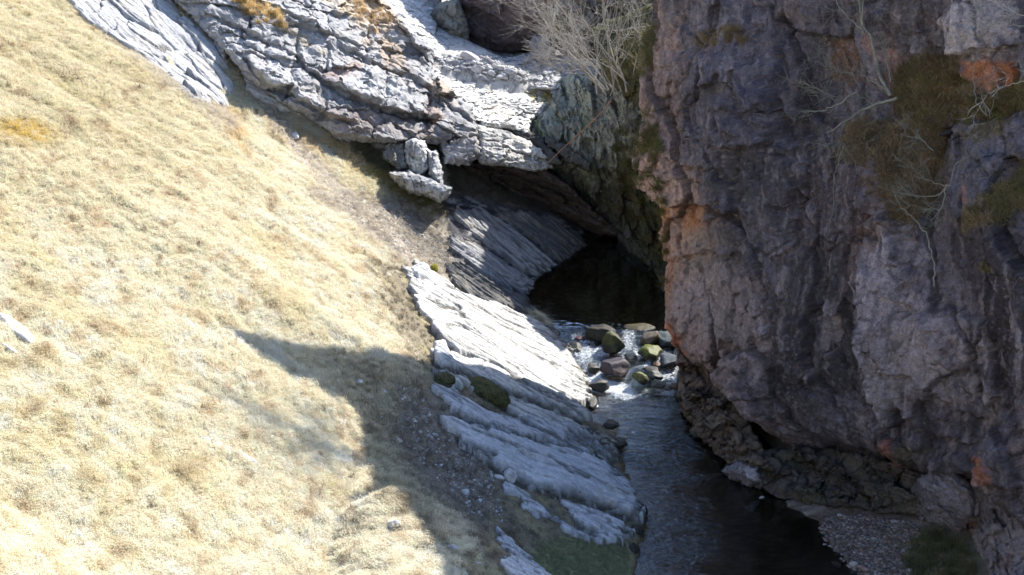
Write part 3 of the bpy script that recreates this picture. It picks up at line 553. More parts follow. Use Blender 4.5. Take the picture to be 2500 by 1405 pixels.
relief('pale_bedrock', [(1200, 150), (1300, 130), (1400, 140), (1480, 160), (1500, 215), (1420, 225), (1350, 220), (1300, 218), (1240, 195)], [(1240, 195, 54.8), (1420, 225, 53.3), (1480, 160, 54.8), (1300, 130, 57.5)], None,
       res=.025, T=.25, r=.3, D=1, rough=(.16, .12, .06), sc=(.5, .25, .12), strata=10, colfn=lime((.45, .44, .44), (.25, .25, .26), st=.15, lich=.7, sc=2), label='pale blocky bedrock behind the lip of the white shelf', cat='rock', seed=55)
relief('grass_bank', [(1440, 70), (1520, 40), (1620, -5), (1720, -5), (1720, 300), (1620, 330), (1560, 260), (1520, 230), (1470, 190)], [(1470, 190, 50.3), (1560, 260, 47.9), (1620, 330, 47), (1600, 40, 50), (1500, 50, 53)], None,
       res=.035, T=.6, r=.6, D=3, rough=(.15, .1, .06), sc=(.6, .3, .15), strata=60, colfn=lime((.11, .105, .06), (.07, .07, .045), (.13, .10, .05), .6, .2), mat=M_moss, label='mossy grass bank behind the cliff edge beside the bare shrub', cat='bank', seed=56)

# ------------------------------------------------------------------ slabs lying on the slope
GR = np.array([.83, -.55]); GR /= np.linalg.norm(GR); GP = np.array([-GR[1], GR[0]])
def slab(name, label, poly, gpx=((1075, 1010), (1540, 1240)), *_a, **_k):
    global GR, GP
    e = cast([gpx[0][0], gpx[1][0]], [gpx[0][1], gpx[1][1]], 0, 0)[:, :2]; GR = e[1]-e[0]; GR = GR/np.linalg.norm(GR); GP = np.array([-GR[1], GR[0]])
    return slab_(name, label, poly, *_a, **_k)
CRK_SHADE = [([(1045, 725), (1080, 745), (1120, 755), (1130, 772)], 6, .9), ([(1050, 885), (1130, 907), (1200, 940), (1300, 975), (1380, 1008), (1450, 1042)], 9, 1.), ([(1250, 915), (1330, 957), (1400, 990), (1430, 1020)], 7, .8),
       ([(1110, 950), (1180, 985), (1270, 1024), (1350, 1060), (1420, 1100)], 5, .8), ([(1090, 1066), (1170, 1092), (1210, 1104)], 9, .85), ([(1200, 1030), (1300, 1070), (1380, 1105)], 3.5, .7), ([(1340, 1110), (1400, 1150), (1440, 1165)], 5, .7), ([(1060, 1000), (1120, 1010), (1190, 1040)], 9, .9), ([(1150, 1045), (1260, 1085), (1400, 1140), (1480, 1180)], 3, .6),
       ([(1185, 1120), (1290, 1183), (1400, 1205), (1480, 1232), (1570, 1275)], 16, 1.), ([(1040, 800), (1120, 835), (1200, 880), (1260, 915)], 5, .6), ([(1290, 745), (1350, 790), (1400, 850), (1440, 905), (1470, 960), (1450, 990)], 14, .8),  # first line here paints the black undercut shade below the broad slab
       ([(1100, 720), (1200, 765), (1300, 815)], 3, .5), ([(1180, 790), (1280, 850), (1360, 900)], 3.5, .6), ([(1400, 1060), (1460, 1080), (1500, 1110), (1510, 1140)], 20, .75), ([(1340, 1240), (1400, 1275), (1450, 1300)], 10, .9), ([(1560, 1230), (1530, 1290), (1530, 1330)], 12, .8)]
def slab_(name, label, poly, lift=.3, res=.022, r=.06, light=(.60, .60, .60), dark=(.42, .43, .45), lich=.4, ledge=.026, seed=1, cat='rock slab', moss=0., edge=.22, blk=.045, group=None):
    P = cast([p[0] for p in poly], [p[1] for p in poly], lift*.8, 1)[:, :2]
    q = np.stack([P@GR, P@GP], -1)
    gu = np.arange(q[:, 0].min()-.15, q[:, 0].max()+.15, res*1.3); gv = np.arange(q[:, 1].min()-.15, q[:, 1].max()+.15, res)
    A, B = np.meshgrid(gu, gv); x = A*GR[0]+B*GP[0]; y = A*GR[1]+B*GP[1]
    z0 = ground(x, y, 0)+.20*sstep(.05, 1.5, np.maximum(np.interp(y, yl, xl)-x, 0))*fbm(st2(x, y, None, .33), 3)
    sd = polydist(A, B, q)+edge*fbm(st2(A*1.2, B*3.)+seed, 3)+edge*.6*perlin(st2(A*2.4, B*4.))+edge*.2*perlin(st2(A*5, B*9.))
    wv = B+.10*fbm(st2(A*.5, B*1.2)+seed*3, 3)
    led = 0; ck = 0
    for k, (f, am) in enumerate(((1.7, 1.), (4.1, .55), (9.3, .25))):
        t = wv*f+seed*.37+.5*fbm(st2(A*.7, B*.9, None, 1)+k*9+seed, 2)*1.5; fr = t-np.floor(t)
        on = sstep(-.15, .15, fbm(st2(A*.6, B*.8)+k*5+seed*2, 2)); led = led+ledge*am*(sstep(0, .10, fr)*(1-fr))*(.35+.65*on); ck = np.maximum(ck, on*np.exp(-((fr-.03)/.035)**2)*(1, .8, .45)[k])
    h = lift*np.sqrt(np.clip(1-(1-np.clip(sd/r, 0, 1))**2, 0, 1))+led
    hb, e, rr = blocks(A*.9+seed, B*(2.6 if blk < .1 else 1.4), blk, seed, crack=.5); h = h+hb-.05*ck
    h = h+.035*fbm(st2(A*1.0, B*4.)+4, 3)+.01*fbm(st2(A*4, B*12.), 2)
    z = z0+np.where(sd < 0, -.15-2.2*np.clip(-sd, 0, .2), h)
    n1 = fbm(st2(A*.8, B*7.)+seed*5, 4); n2 = fbm(st2(A*5, B*11.)+seed, 3); n3 = fbm(st2(x, y, z)*1.2, 3)
    col = np.ones(A.shape+(3,))*np.array(light)
    col = mixc(col, dark, sstep(-.1, .3, n1)*.8)
    col = mixc(col, (.50, .45, .36), sstep(.1, .4, n3)*.3)
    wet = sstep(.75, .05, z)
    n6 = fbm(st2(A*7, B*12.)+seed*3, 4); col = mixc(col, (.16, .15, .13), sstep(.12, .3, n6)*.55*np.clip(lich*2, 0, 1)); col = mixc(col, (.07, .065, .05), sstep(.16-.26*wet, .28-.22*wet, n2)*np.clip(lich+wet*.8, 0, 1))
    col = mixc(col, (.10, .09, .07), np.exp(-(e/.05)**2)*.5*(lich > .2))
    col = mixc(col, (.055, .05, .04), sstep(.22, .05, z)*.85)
    if moss: col = mixc(col, (.16, .15, .06), sstep(.0, .2, n3+.5*n2)*moss)
    qx, qy = proj(np.stack([x, y, z], -1)); nq = 7*fbm(st2(qx, qy, None, .03)+seed, 3)
    for pl_, wd_, k_ in CRK_SHADE:
        dq = polydist(qx, qy, pl_, False); mk = sstep(wd_*1.3, wd_*.5, dq+nq)*k_*(.5+.5*sstep(-.25, .05, n2)); z = z-.09*mk*(wd_/8); col = mixc(col, (.075, .07, .06), mk)
    col = mixc(col, (.13, .12, .11), ck*.75*(.4+.6*sstep(-.1, .2, n2)))
    # slab sides darker outside the top outline
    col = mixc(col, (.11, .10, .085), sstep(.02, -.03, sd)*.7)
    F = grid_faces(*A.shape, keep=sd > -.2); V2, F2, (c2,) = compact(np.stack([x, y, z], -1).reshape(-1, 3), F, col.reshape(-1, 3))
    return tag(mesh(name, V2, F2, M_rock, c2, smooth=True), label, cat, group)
FACE = [(140, -40), (395, -40), (440, 20), (500, 70), (556, 120), (552, 150), (548, 180), (585, 205), (560, 225), (528, 252), (490, 240), (440, 208), (385, 160), (330, 122), (255, 72), (190, 30)]
slab('pale_rock', 'flat pale grey rock face with fine cracks at the top of the grass', FACE, ((260, 40), (520, 240)), lift=.16, seed=44, light=(.46, .46, .47), dark=(.30, .30, .32), ledge=.03, blk=.16, cat='rock face', r=.3, lich=.25, res=.026)
slab('rock_slab', 'bright white rock strip along the foot of the slanting outcrop', [(590, 165), (630, 200), (690, 250), (790, 275), (830, 300), (770, 300), (700, 270), (640, 240), (605, 215)], ((600, 190), (800, 290)), lift=.12, seed=45, light=(.62, .61, .60), dark=(.5, .49, .48), cat='rock slab', lich=.1)
SL = [
 ('upper sunlit slab edge of the cave bank below the grass', [(985, 650), (1030, 640), (1100, 690), (1112, 706), (1060, 712), (1000, 690)], .25, .3, 0),
 ('large white slab glaring in the sun above the rapids', [(1000, 690), (1100, 703), (1200, 738), (1290, 770), (1360, 800), (1400, 850), (1425, 905), (1445, 955), (1432, 985), (1330, 955), (1240, 905), (1120, 850), (1060, 800), (1020, 740)], .35, .22, 0),
 ('white blocky slab under the glaring one, half in shade', [(1055, 840), (1110, 862), (1160, 880), (1260, 915), (1350, 960), (1430, 992), (1448, 1018), (1380, 1018), (1260, 960), (1180, 935), (1120, 930), (1060, 895)], .34, .35, 0),
 ('narrow pale slab between the moss cushion and the glaring rock', [(1130, 935), (1200, 945), (1270, 975), (1340, 1000), (1440, 1030), (1450, 1042), (1380, 1040), (1290, 1020), (1240, 1000), (1190, 960)], .24, .35, 0),
 ('long pale slab in shade running down to the spotted bank', [(1065, 945), (1110, 950), (1150, 985), (1240, 1012), (1330, 1020), (1440, 1045), (1490, 1090), (1500, 1120), (1400, 1090), (1300, 1065), (1200, 1040), (1100, 995)], .30, .25, 0),
 ('broad bluish slab in shade sloping down to the stream', [(1075, 1010), (1130, 1025), (1220, 1050), (1320, 1080), (1430, 1110), (1500, 1135), (1540, 1180), (1570, 1250), (1540, 1255), (1460, 1225), (1360, 1195), (1260, 1165), (1190, 1120), (1130, 1075)], .42, .12, 0),
 ('thin pale slab strip below the shaded earth bank', [(1205, 1160), (1260, 1178), (1330, 1235), (1420, 1290), (1440, 1315), (1380, 1290), (1310, 1250), (1240, 1200)], .22, .4, 0),
 ('pale cracked slab by the water under the dark overhang', [(1370, 1215), (1440, 1235), (1520, 1265), (1545, 1290), (1525, 1325), (1460, 1320), (1400, 1270)], .26, .4, 0),
 ('low pale ribs of rock beside the green turf at the bottom', [(1215, 1290), (1260, 1330), (1330, 1385), (1345, 1420), (1260, 1430), (1235, 1370)], .2, .5, 0),
 ('dark lichen-covered ledge at the water below the shaded slabs', [(1395, 1045), (1450, 1050), (1500, 1075), (1520, 1110), (1500, 1140), (1440, 1105), (1400, 1075)], .26, 1., 0)]
for i, (lb, po, li, lc, ms) in enumerate(SL):
    lt = (.56, .555, .54) if i < 4 else (.55, .56, .60)  # slabs lying in shade get a bluer base, skylight put into their colour
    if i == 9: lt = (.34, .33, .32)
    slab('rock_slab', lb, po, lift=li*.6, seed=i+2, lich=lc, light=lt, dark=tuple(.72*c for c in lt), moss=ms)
CAVE = [('streaked slab dipping into the pool from the grassy lip', [(1100, 520), (1180, 505), (1260, 560), (1340, 630), (1370, 655), (1320, 680), (1250, 640), (1160, 570)], .22),
        ('dark slab under the overhang at the back of the pool', [(1200, 505), (1290, 520), (1420, 575), (1430, 610), (1390, 650), (1330, 610), (1270, 555)], .22),
        ('lower streaked slab in shade ending at the pool edge', [(1095, 570), (1160, 590), (1240, 650), (1310, 690), (1300, 725), (1230, 700), (1150, 650), (1100, 610)], .25),
        ('dark broken rock between the sunny slab and the pool', [(1085, 640), (1150, 655), (1230, 705), (1295, 735), (1290, 765), (1200, 745), (1110, 700)], .28)]
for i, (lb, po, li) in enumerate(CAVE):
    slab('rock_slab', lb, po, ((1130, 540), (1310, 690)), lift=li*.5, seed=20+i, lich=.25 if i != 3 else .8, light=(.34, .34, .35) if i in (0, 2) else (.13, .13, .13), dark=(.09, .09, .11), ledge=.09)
OUTC = [('small white rock rib half buried in the sunny grass', [(468, 1056), (520, 1062), (570, 1085), (630, 1125), (635, 1135), (590, 1115), (530, 1085)], .08),
        ('white stone strip poking from the grass at the left edge', [(-10, 765), (30, 775), (80, 815), (100, 840), (60, 830), (20, 800)], .1),
        ('low white stone strip beneath the one at the left edge', [(-10, 830), (30, 838), (62, 862), (20, 855)], .08),
        ('pale stones showing through turf on the small knoll crest', [(925, 1255), (965, 1268), (985, 1285), (950, 1282)], .10),
        ('white boulder cluster at the top of the glaring slab', [(1055, 825), (1090, 830), (1105, 870), (1130, 900), (1095, 895), (1060, 870)], .32),
        ('rounded white rock beside the moss tuft on the bank', [(998, 645), (1030, 640), (1052, 655), (1055, 680), (1020, 675)], .26)]
for i, (lb, po, li) in enumerate(OUTC):
    slab('rock_rib' if i < 4 else 'pale_rock', lb, po, lift=li, seed=30+i, lich=.15, cat='rock', edge=.05, ledge=.03, r=.1)

# ------------------------------------------------------------------ stones
def ico(sub=3):
    import bmesh
    bm = bmesh.new(); bmesh.ops.create_icosphere(bm, subdivisions=sub, radius=1)
    V = np.array([v.co[:] for v in bm.verts]); F = np.array([[v.index for v in f.verts] for f in bm.faces]); bm.free(); return V, F
ICO = {k: ico(k) for k in (1, 2, 3, 4)}
def stone_mesh(seed, size, sub=4, boxy=.5, rough=.12, flat=.3):
    V, F = ICO[sub]; rg = np.random.default_rng(seed); V = V.copy()
    for _ in range(int(9+16*boxy)):                       # planar cuts give worn facets
        n = rg.normal(size=3); n /= np.linalg.norm(n); c = rg.uniform(.5, .82)
        d = V@n-c; V = V-np.outer(np.maximum(d, 0)*(.7+.3*boxy), n)
    V = V*(1+rough*1.6*fbm(V*1.3+seed, 3)[:, None])+V*(.10*fbm(V*4+seed, 3))[:, None]
    V[:, 2] = np.where(V[:, 2] < -flat, -flat+(V[:, 2]+flat)*.3, V[:, 2])
    return V*np.array(size)/2*1.12, F
def stone(name, label, px, py, wpx, hpx, depth, top, side, seed, rot=0, z=0., mat=None, moss=None, cat='boulder', group=None, sub=4, boxy=.8):
    p = onz(px, py+hpx*.32, z); d = p[1]*cp-(p[2]-CAMZ)*sp
    wx = 1.12*wpx/FPX*d; hz = hpx/FPX*d*.95
    V, F = stone_mesh(seed, (wx, depth, hz*1.15), sub, boxy)
    c, s = math.cos(rot), math.sin(rot); V = V@np.array([[c, 0, -s], [0, 1, 0], [s, 0, c]])
    V = V+p+np.array([0, depth*.25, hz*.25])
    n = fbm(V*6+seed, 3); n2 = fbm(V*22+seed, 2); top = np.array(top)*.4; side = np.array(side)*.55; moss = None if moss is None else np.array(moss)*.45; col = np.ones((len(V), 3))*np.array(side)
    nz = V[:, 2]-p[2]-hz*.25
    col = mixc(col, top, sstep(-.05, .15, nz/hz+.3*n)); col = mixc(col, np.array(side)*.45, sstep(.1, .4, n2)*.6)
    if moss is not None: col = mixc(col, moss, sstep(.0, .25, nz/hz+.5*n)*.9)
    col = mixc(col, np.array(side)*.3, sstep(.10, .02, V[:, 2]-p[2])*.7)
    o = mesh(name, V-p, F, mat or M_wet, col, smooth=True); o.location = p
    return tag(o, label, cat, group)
B = [('boulder', 'long dark wedge-shaped boulder at the head of the rapids', 1470, 818, 100, 52, .9, (.085, .075, .06), (.035, .03, .028), 101, .22, None),
     ('boulder', 'dark rounded boulder flecked with moss behind the purple one', 1498, 842, 60, 55, .8, (.07, .075, .05), (.03, .032, .03), 102, -.5, (.12, .13, .045)),
     ('boulder', 'tan and orange angular boulder beside the blue-grey one', 1588, 832, 58, 44, .7, (.30, .25, .20), (.15, .095, .05), 103, -.1, None),
     ('boulder', 'flat blue-grey boulder tucked against the cliff edge', 1632, 832, 66, 38, .9, (.12, .17, .19), (.06, .08, .09), 104, 0, None),
     ('boulder', 'bright green moss-topped boulder under the tan one', 1590, 862, 62, 36, .7, (.10, .10, .05), (.035, .035, .02), 105, .15, (.23, .26, .05)),
     ('boulder', 'largest boulder of the rapids, smooth dark purple and wet', 1506, 900, 90, 52, .9, (.12, .10, .13), (.06, .035, .035), 106, .05, None),
     ('boulder', 'low bluish boulder between the mossy one and the cliff', 1636, 886, 56, 28, .8, (.15, .18, .22), (.05, .06, .075), 107, .05, None),
     ('boulder', 'small boulder with yellow-green moss below the rapids', 1566, 926, 46, 36, .5, (.13, .13, .06), (.05, .05, .03), 108, .35, (.19, .20, .06)),
     ('boulder', 'pale flat-topped stone between mossy boulder and foam', 1600, 920, 50, 24, .5, (.25, .27, .24), (.09, .10, .08), 109, .15, None),
     ('stone', 'small pale greenish stone at the downstream end of the boulders', 1608, 943, 36, 22, .4, (.22, .24, .2), (.1, .11, .09), 110, .2, None),
     ('stone', 'small orange-brown stone at the foot of the cliff rock', 1648, 945, 26, 16, .35, (.30, .20, .15), (.16, .09, .06), 111, 0, None),
     ('stone', 'small whitish stone next to the orange-brown one', 1630, 950, 20, 12, .3, (.34, .30, .28), (.15, .13, .12), 112, 0, None),
     ('stone', 'little reddish stone at the left end of the rapids', 1418, 828, 24, 12, .3, (.25, .10, .10), (.1, .05, .05), 113, .1, None),
     ('stone', 'flat dark slab of stone in foam below the mossy boulder', 1590, 905, 50, 12, .4, (.06, .06, .06), (.03, .03, .03), 114, 0, None),
     ('stone', 'submerged tan ledge stone at the pool outflow', 1560, 806, 90, 10, .6, (.16, .13, .06), (.08, .06, .03), 115, 0, None),
     ('stone', 'small rusty stone between the bluish and purple boulders', 1605, 893, 18, 14, .3, (.25, .13, .09), (.1, .06, .05), 116, 0, None),
     ('stone', 'small dark grey stone in the riffle left of the purple boulder', 1545, 873, 34, 18, .35, (.10, .10, .12), (.05, .05, .06), 117, 0, None)]
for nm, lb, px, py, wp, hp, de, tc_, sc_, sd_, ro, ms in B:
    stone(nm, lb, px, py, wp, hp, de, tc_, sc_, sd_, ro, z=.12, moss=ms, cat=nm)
for i, (px, py, wp, hp, lb) in enumerate([(1408, 855, 34, 22, 'dark mossy shore rock where the pool spills past the glaring slab'), (1448, 905, 30, 20, 'small black shore rock left of the purple boulder'), (1462, 948, 60, 30, 'largest black shore rock at the lower end of the rapids'), (1446, 985, 34, 18, 'low dark shore rock just below the largest black one'), (1492, 1042, 40, 16, 'flat dark rock in shallow water below the glaring slab'),
        (1512, 1085, 36, 20, 'black rock at the water beside the spotted ledge'), (1502, 1125, 30, 18, 'dark rock under the tip of the spotted ledge'), (1566, 1252, 30, 20, 'dark pointed rock at the end of the broad bluish slab'), (1556, 1300, 34, 18, 'dark rock at the water beside the green turf corner'), (1548, 1345, 30, 14, 'low dark rock at the edge of the green turf'), (1668, 965, 34, 24, 'dark rock at the cliff foot just below the rapids'), (1700, 1062, 26, 16, 'small dark rock at the water under the brown cliff foot'), (1418, 800, 26, 10, 'thin dark rock at the pool outflow by the slab')]):
    stone('shore_rock', lb, px, py, wp*1.1, hp, .5, (.12, .115, .095), (.06, .055, .045), 400+i, .1, z=.05, cat='rock', group='dark wet rocks along the waterline')
# stones lying on slopes and banks
def dropped(name, label, px, py, wpx, hpx, col, seed, mat=None, moss=None, sub=3, group=None, cat='stone', sink=.3, boxy=.6):
    p = cast(px, py, 0, 2)[0]; d = p[1]*cp-(p[2]-CAMZ)*sp; wx = wpx/FPX*d; hz = hpx/FPX*d
    V, F = stone_mesh(seed, (wx, max(wx*.7, hz), hz), sub, boxy); n = fbm(V*8+seed, 3)
    c = np.ones((len(V), 3))*np.array(col); c = mixc(c, np.array(col)*.55, sstep(.05, .35, n))
    if moss: c = mixc(c, moss, sstep(-.05, .2, n+V[:, 2]/hz)*.95)
    o = mesh(name, V, F, mat or M_stone, c, smooth=True); o.location = p+np.array([0, 0, hz*(.5-sink)])
    o.rotation_euler = (0, .25, random.uniform(-.6, .6)); return tag(o, label, cat, group)
W_ = (.58, .57, .57)
for a in [('stone', 'white stone in shaded grass near the slope edge', 875, 934, 32, 16, W_, 201), ('stone', 'small white stone right of the one near the slope edge', 936, 957, 22, 12, W_, 202), ('stone', 'grey stone on shaded turf above the earth bank', 973, 1080, 24, 14, W_, 203),
          ('stone', 'bright white stone standing in the dark earth bank', 1137, 1206, 20, 22, W_, 204), ('stone', 'upright white stone at the head of the thin slab strip', 1247, 1172, 38, 46, W_, 205), ('stone', 'white stone left of the upright one on the earth bank', 1218, 1168, 26, 14, W_, 206),
          ('stone', 'white stone beside the ribs above the green turf', 1245, 1322, 26, 18, W_, 207), ('stone', 'pale stone lying on the sunny grass below the outcrop', 740, 400, 26, 12, (.45, .45, .47), 208), ('stone', 'pale stone strip on sunny grass close under the outcrop', 718, 335, 34, 16, W_, 209),
          ('stone', 'little stone fallen on the path scar above the cave bank', 1104, 690, 24, 20, (.5, .48, .46), 210), ('stone', 'small grey stone in grass at the foot of the pale face', 512, 246, 30, 16, W_, 211),
          ('stone', 'small stone in shaded turf left of the long pale slab', 1008, 1028, 18, 10, W_, 212), ('stone', 'grey stone at the lower end of the shaded turf', 1105, 1340, 28, 16, (.42, .42, .45), 213), ('stone', 'narrow pale stone on the small knoll slope', 1160, 1374, 34, 12, (.45, .45, .47), 214),
          ('stone', 'small white stone in bright grass above the left shade', 122, 905, 18, 10, W_, 215)]:
    dropped(*a)
for i, (px, py, wp, hp, lb) in enumerate([(2043, 1384, 30, 16, 'pale oval stone at the water edge of the gravel bank'), (2085, 1384, 26, 22, 'pale angular stone beside the oval one at the bank edge'), (2015, 1335, 18, 12, 'white stone on the outer tip of the gravel bank'), (2255, 1318, 24, 12, 'bluish stone where the gravel meets the grass'),
                                   (2112, 1395, 40, 18, 'pinkish flat stone at the bottom edge of the gravel bank'), (1860, 1218, 20, 9, 'small grey stone in the water beside the long ledge'), (2050, 1262, 16, 12, 'whitish stone at the upstream corner of the gravel bank'), (2135, 1318, 18, 10, 'small white stone in the middle of the gravel bank'), (2225, 1398, 30, 14, 'white stone at the frame bottom below the beach grass')]):
    dropped('stone', lb, px, py, wp, hp, (.40, .37, .37) if i != 4 else (.36, .26, .24), 230+i, sub=3)
dropped('moss_cushion', 'large olive moss cushion on the shaded slabs', 1192, 975, 108, 62, (.11, .105, .05), 250, M_moss, None, 4, cat='moss', sink=.25, boxy=.1)
dropped('moss_cushion', 'small bright moss tuft against the rounded white rock', 1060, 668, 18, 36, (.20, .19, .03), 251, M_moss, None, 3, cat='moss', sink=.2, boxy=.1)
dropped('moss_cushion', 'flat olive moss patch at the lower end of the glaring slab', 1358, 958, 40, 14, (.22, .18, .06), 252, M_moss, None, 3, cat='moss', sink=.1, boxy=.1)
dropped('turf_cushion', 'dark turf hummock at the edge of the shaded grass', 1080, 935, 60, 40, (.12, .11, .06), 253, M_moss, None, 4, cat='turf', sink=.3, boxy=.1)
# upper stream pebbles, one by one
k = 0; rg = np.random.default_rng(77)
UP = [(1150, 145, 60, 30), (1190, 150, 40, 22), (1215, 165, 34, 20), (1165, 172, 44, 26), (1110, 155, 30, 18), (1240, 145, 36, 18), (1265, 158, 40, 22), (1130, 165, 26, 14), (1200, 180, 30, 16), (1245, 175, 36, 18), (1090, 150, 22, 12), (1228, 188, 30, 14), (1275, 180, 30, 16), (1180, 190, 28, 12)]
for i, (px, py, wp, hp) in enumerate(UP):
    where = ['largest pale boulder', 'grey stone behind the largest pale boulder', 'mid-grey stone in the middle', 'second largest pale boulder, nearest the white shelf', 'low grey stone by the smooth slab', 'dark stone under the brown boulder', 'pale stone close to the upright grey boulder',
             'small stone left of the second largest', 'dark stone just behind the shelf lip', 'white stone near the blocky bedrock', 'small dark stone at the slab foot', 'flat stone at the right lip', 'pale stone against the blocky bedrock', 'small flat stone at the lip middle'][i]
    dropped('stream_stone', where+' of the dry upper stream', px, py+4, wp, hp, (.46, .45, .45) if i % 3 != 1 else (.26, .26, .28), 300+i, sub=3, group='stones in the dry upper stream bed')
pv, pf, pc = [], [], []; off = 0
def scatter_pebbles(name, label, area, n, smin, smax, cols, seed, lift=0):
    rg = np.random.default_rng(seed); xs_ = [p[0] for p in area]; ys_ = [p[1] for p in area]
    px = rg.uniform(min(xs_), max(xs_), n*3); py = rg.uniform(min(ys_), max(ys_), n*3); ok = polydist(px, py, area) > 0; px, py = px[ok][:n], py[ok][:n]
    P = cast(px, py, 0, 2); VV, FF, CC = [], [], []; off = 0
    for i in range(len(px)):
        V, F = ICO[1]; s = smin*(smax/smin)**(rg.random()**2.2); V = V*(1+.25*rg.normal(size=(len(V), 1)))*np.array([s, s*rg.uniform(.6, 1), s*rg.uniform(.4, .7)])
        a = rg.uniform(0, 6.28); c, sn = math.cos(a), math.sin(a); V = V@np.array([[c, sn, 0], [-sn, c, 0], [0, 0, 1]])
        VV.append(V+P[i]+np.array([0, 0, s*.15])); FF.append(F+off); off += len(V)
        cc = np.array(cols[rg.integers(len(cols))])*rg.uniform(.7, 1.25); CC.append(np.tile(cc, (len(V), 1)))
    o = mesh(name, np.concatenate(VV), np.concatenate(FF), M_stone, np.concatenate(CC)); return tag(o, label, kind='stuff')
scatter_pebbles('gravel', 'grey and pink gravel of the small beach', [(2005, 1262), (2100, 1258), (2230, 1275), (2260, 1330), (2240, 1405), (2100, 1405), (2050, 1370), (1998, 1310)], 4600, .014, .065, [(.17, .15, .14), (.10, .09, .085), (.24, .22, .215), (.17, .125, .11)], 5)
scatter_pebbles('upper_gravel', 'small pebbles of the dry upper stream bed', [(1070, 140), (1320, 135), (1330, 200), (1200, 195), (1080, 165)], 900, .04, .14, [(.42, .42, .42), (.25, .25, .27), (.5, .5, .5)], 6)
scatter_pebbles('scree', 'small limestone chips on the shaded earth bank', [(860, 900), (1040, 960), (1060, 1050), (1200, 1150), (1240, 1280), (1130, 1250), (1000, 1100), (900, 1000)], 900, .018, .06, [(.45, .45, .46), (.3, .29, .28), (.2, .17, .15)], 8)
scatter_pebbles('chippings', 'sparse pale stone chips on the scar above the cave bank', [(830, 470), (960, 490), (1100, 620), (1110, 690), (960, 610), (760, 440), (620, 240), (680, 260)], 700, .02, .06, [(.5, .49, .47), (.38, .34, .3)], 9)

# ------------------------------------------------------------------ water
def wmat():
    m = bpy.data.materials.new('stream water'); m.use_nodes = True; N = m.node_tree.nodes; L = m.node_tree.links; N.clear()
    out = N.new('ShaderNodeOutputMaterial'); tr = N.new('ShaderNodeBsdfTransparent'); tr.inputs[0].default_value = (.5, .46, .38, 1)
    gl = N.new('ShaderNodeBsdfGlossy'); gl.inputs['Roughness'].default_value = .06; gl.inputs[0].default_value = (.78, .89, 1, 1)
    fr = N.new('ShaderNodeFresnel'); fr.inputs[0].default_value = 1.33
    tc = N.new('ShaderNodeTexCoord'); mp = N.new('ShaderNodeMapping'); mp.inputs['Rotation'].default_value = (0, 0, .2); mp.inputs['Scale'].default_value = (1.3, 2.2, 1); L.new(tc.outputs['Object'], mp.inputs[0])
    n = N.new('ShaderNodeTexNoise'); n.inputs['Scale'].default_value = 3.4; n.inputs['Detail'].default_value = 6; n.inputs['Roughness'].default_value = .6; n.inputs['Distortion'].default_value = .8; L.new(mp.outputs[0], n.inputs['Vector'])
    at = N.new('ShaderNodeAttribute'); at.attribute_name = 'ripple'
    bp = N.new('ShaderNodeBump'); bp.inputs['Distance'].default_value = .075; L.new(n.outputs[0], bp.inputs['Height']); L.new(at.outputs['Fac'], bp.inputs['Strength'])
    L.new(bp.outputs[0], fr.inputs['Normal']); L.new(bp.outputs[0], gl.inputs['Normal'])
    m1 = N.new('ShaderNodeMixShader'); mul = N.new('ShaderNodeMath'); mul.operation = 'MULTIPLY_ADD'; mul.inputs[1].default_value = 3.0; mul.inputs[2].default_value = .0; mul.use_clamp = True
    L.new(fr.outputs[0], mul.inputs[0]); L.new(mul.outputs[0], m1.inputs[0]); L.new(tr.outputs[0], m1.inputs[1]); L.new(gl.outputs[0], m1.inputs[2])
    fo = N.new('ShaderNodeAttribute'); fo.attribute_name = 'foam'; df = N.new('ShaderNodeBsdfDiffuse'); df.inputs[0].default_value = (.78, .82, .86, 1)
    n2 = N.new('ShaderNodeTexNoise'); n2.inputs['Scale'].default_value = 16.; n2.inputs['Detail'].default_value = 5; L.new(mp.outputs[0], n2.inputs['Vector'])
    ad = N.new('ShaderNodeMath'); ad.operation = 'MULTIPLY_ADD'; ad.inputs[1].default_value = 2.2; L.new(n2.outputs[0], ad.inputs[0]); L.new(fo.outputs['Fac'], ad.inputs[2])
    mr = N.new('ShaderNodeMapRange'); mr.inputs[1].default_value = 1.55; mr.inputs[2].default_value = 2.15; mr.inputs[4].default_value = .75; L.new(ad.outputs[0], mr.inputs[0])
    m2 = N.new('ShaderNodeMixShader'); L.new(mr.outputs[0], m2.inputs[0]); L.new(m1.outputs[0], m2.inputs[1]); L.new(df.outputs[0], m2.inputs[2]); L.new(m2.outputs[0], out.inputs[0])
    return m
wx_ = np.arange(-.6, 9.5, .035); wy_ = np.arange(24., 52, .045); X, Y = np.meshgrid(wx_, wy_)
px, py = proj(np.stack([X, Y, 0*X], -1))
turb = pm(px, py, 1500, 880, 150, 75, 0, .5); rif = pm(px, py, 1560, 1010, 130, 90, 0, .5)+.8*pm(px, py, 1570, 1105, 110, 60, 0, .6)
Z = .16*sstep(37.6, 41.2, Y)
Z = Z+turb*(.05*fbm(st2(X*2.4, Y*1.6), 3)+.03*perlin(st2(X, Y, None, 8.)))+rif*(.022*fbm(st2(X*2.2, Y*5.5), 3))+.004*fbm(st2(X*3, Y*5.), 3)
fn = fbm(st2(X*3, Y*3.2)+7, 3); foam = np.zeros(X.shape)
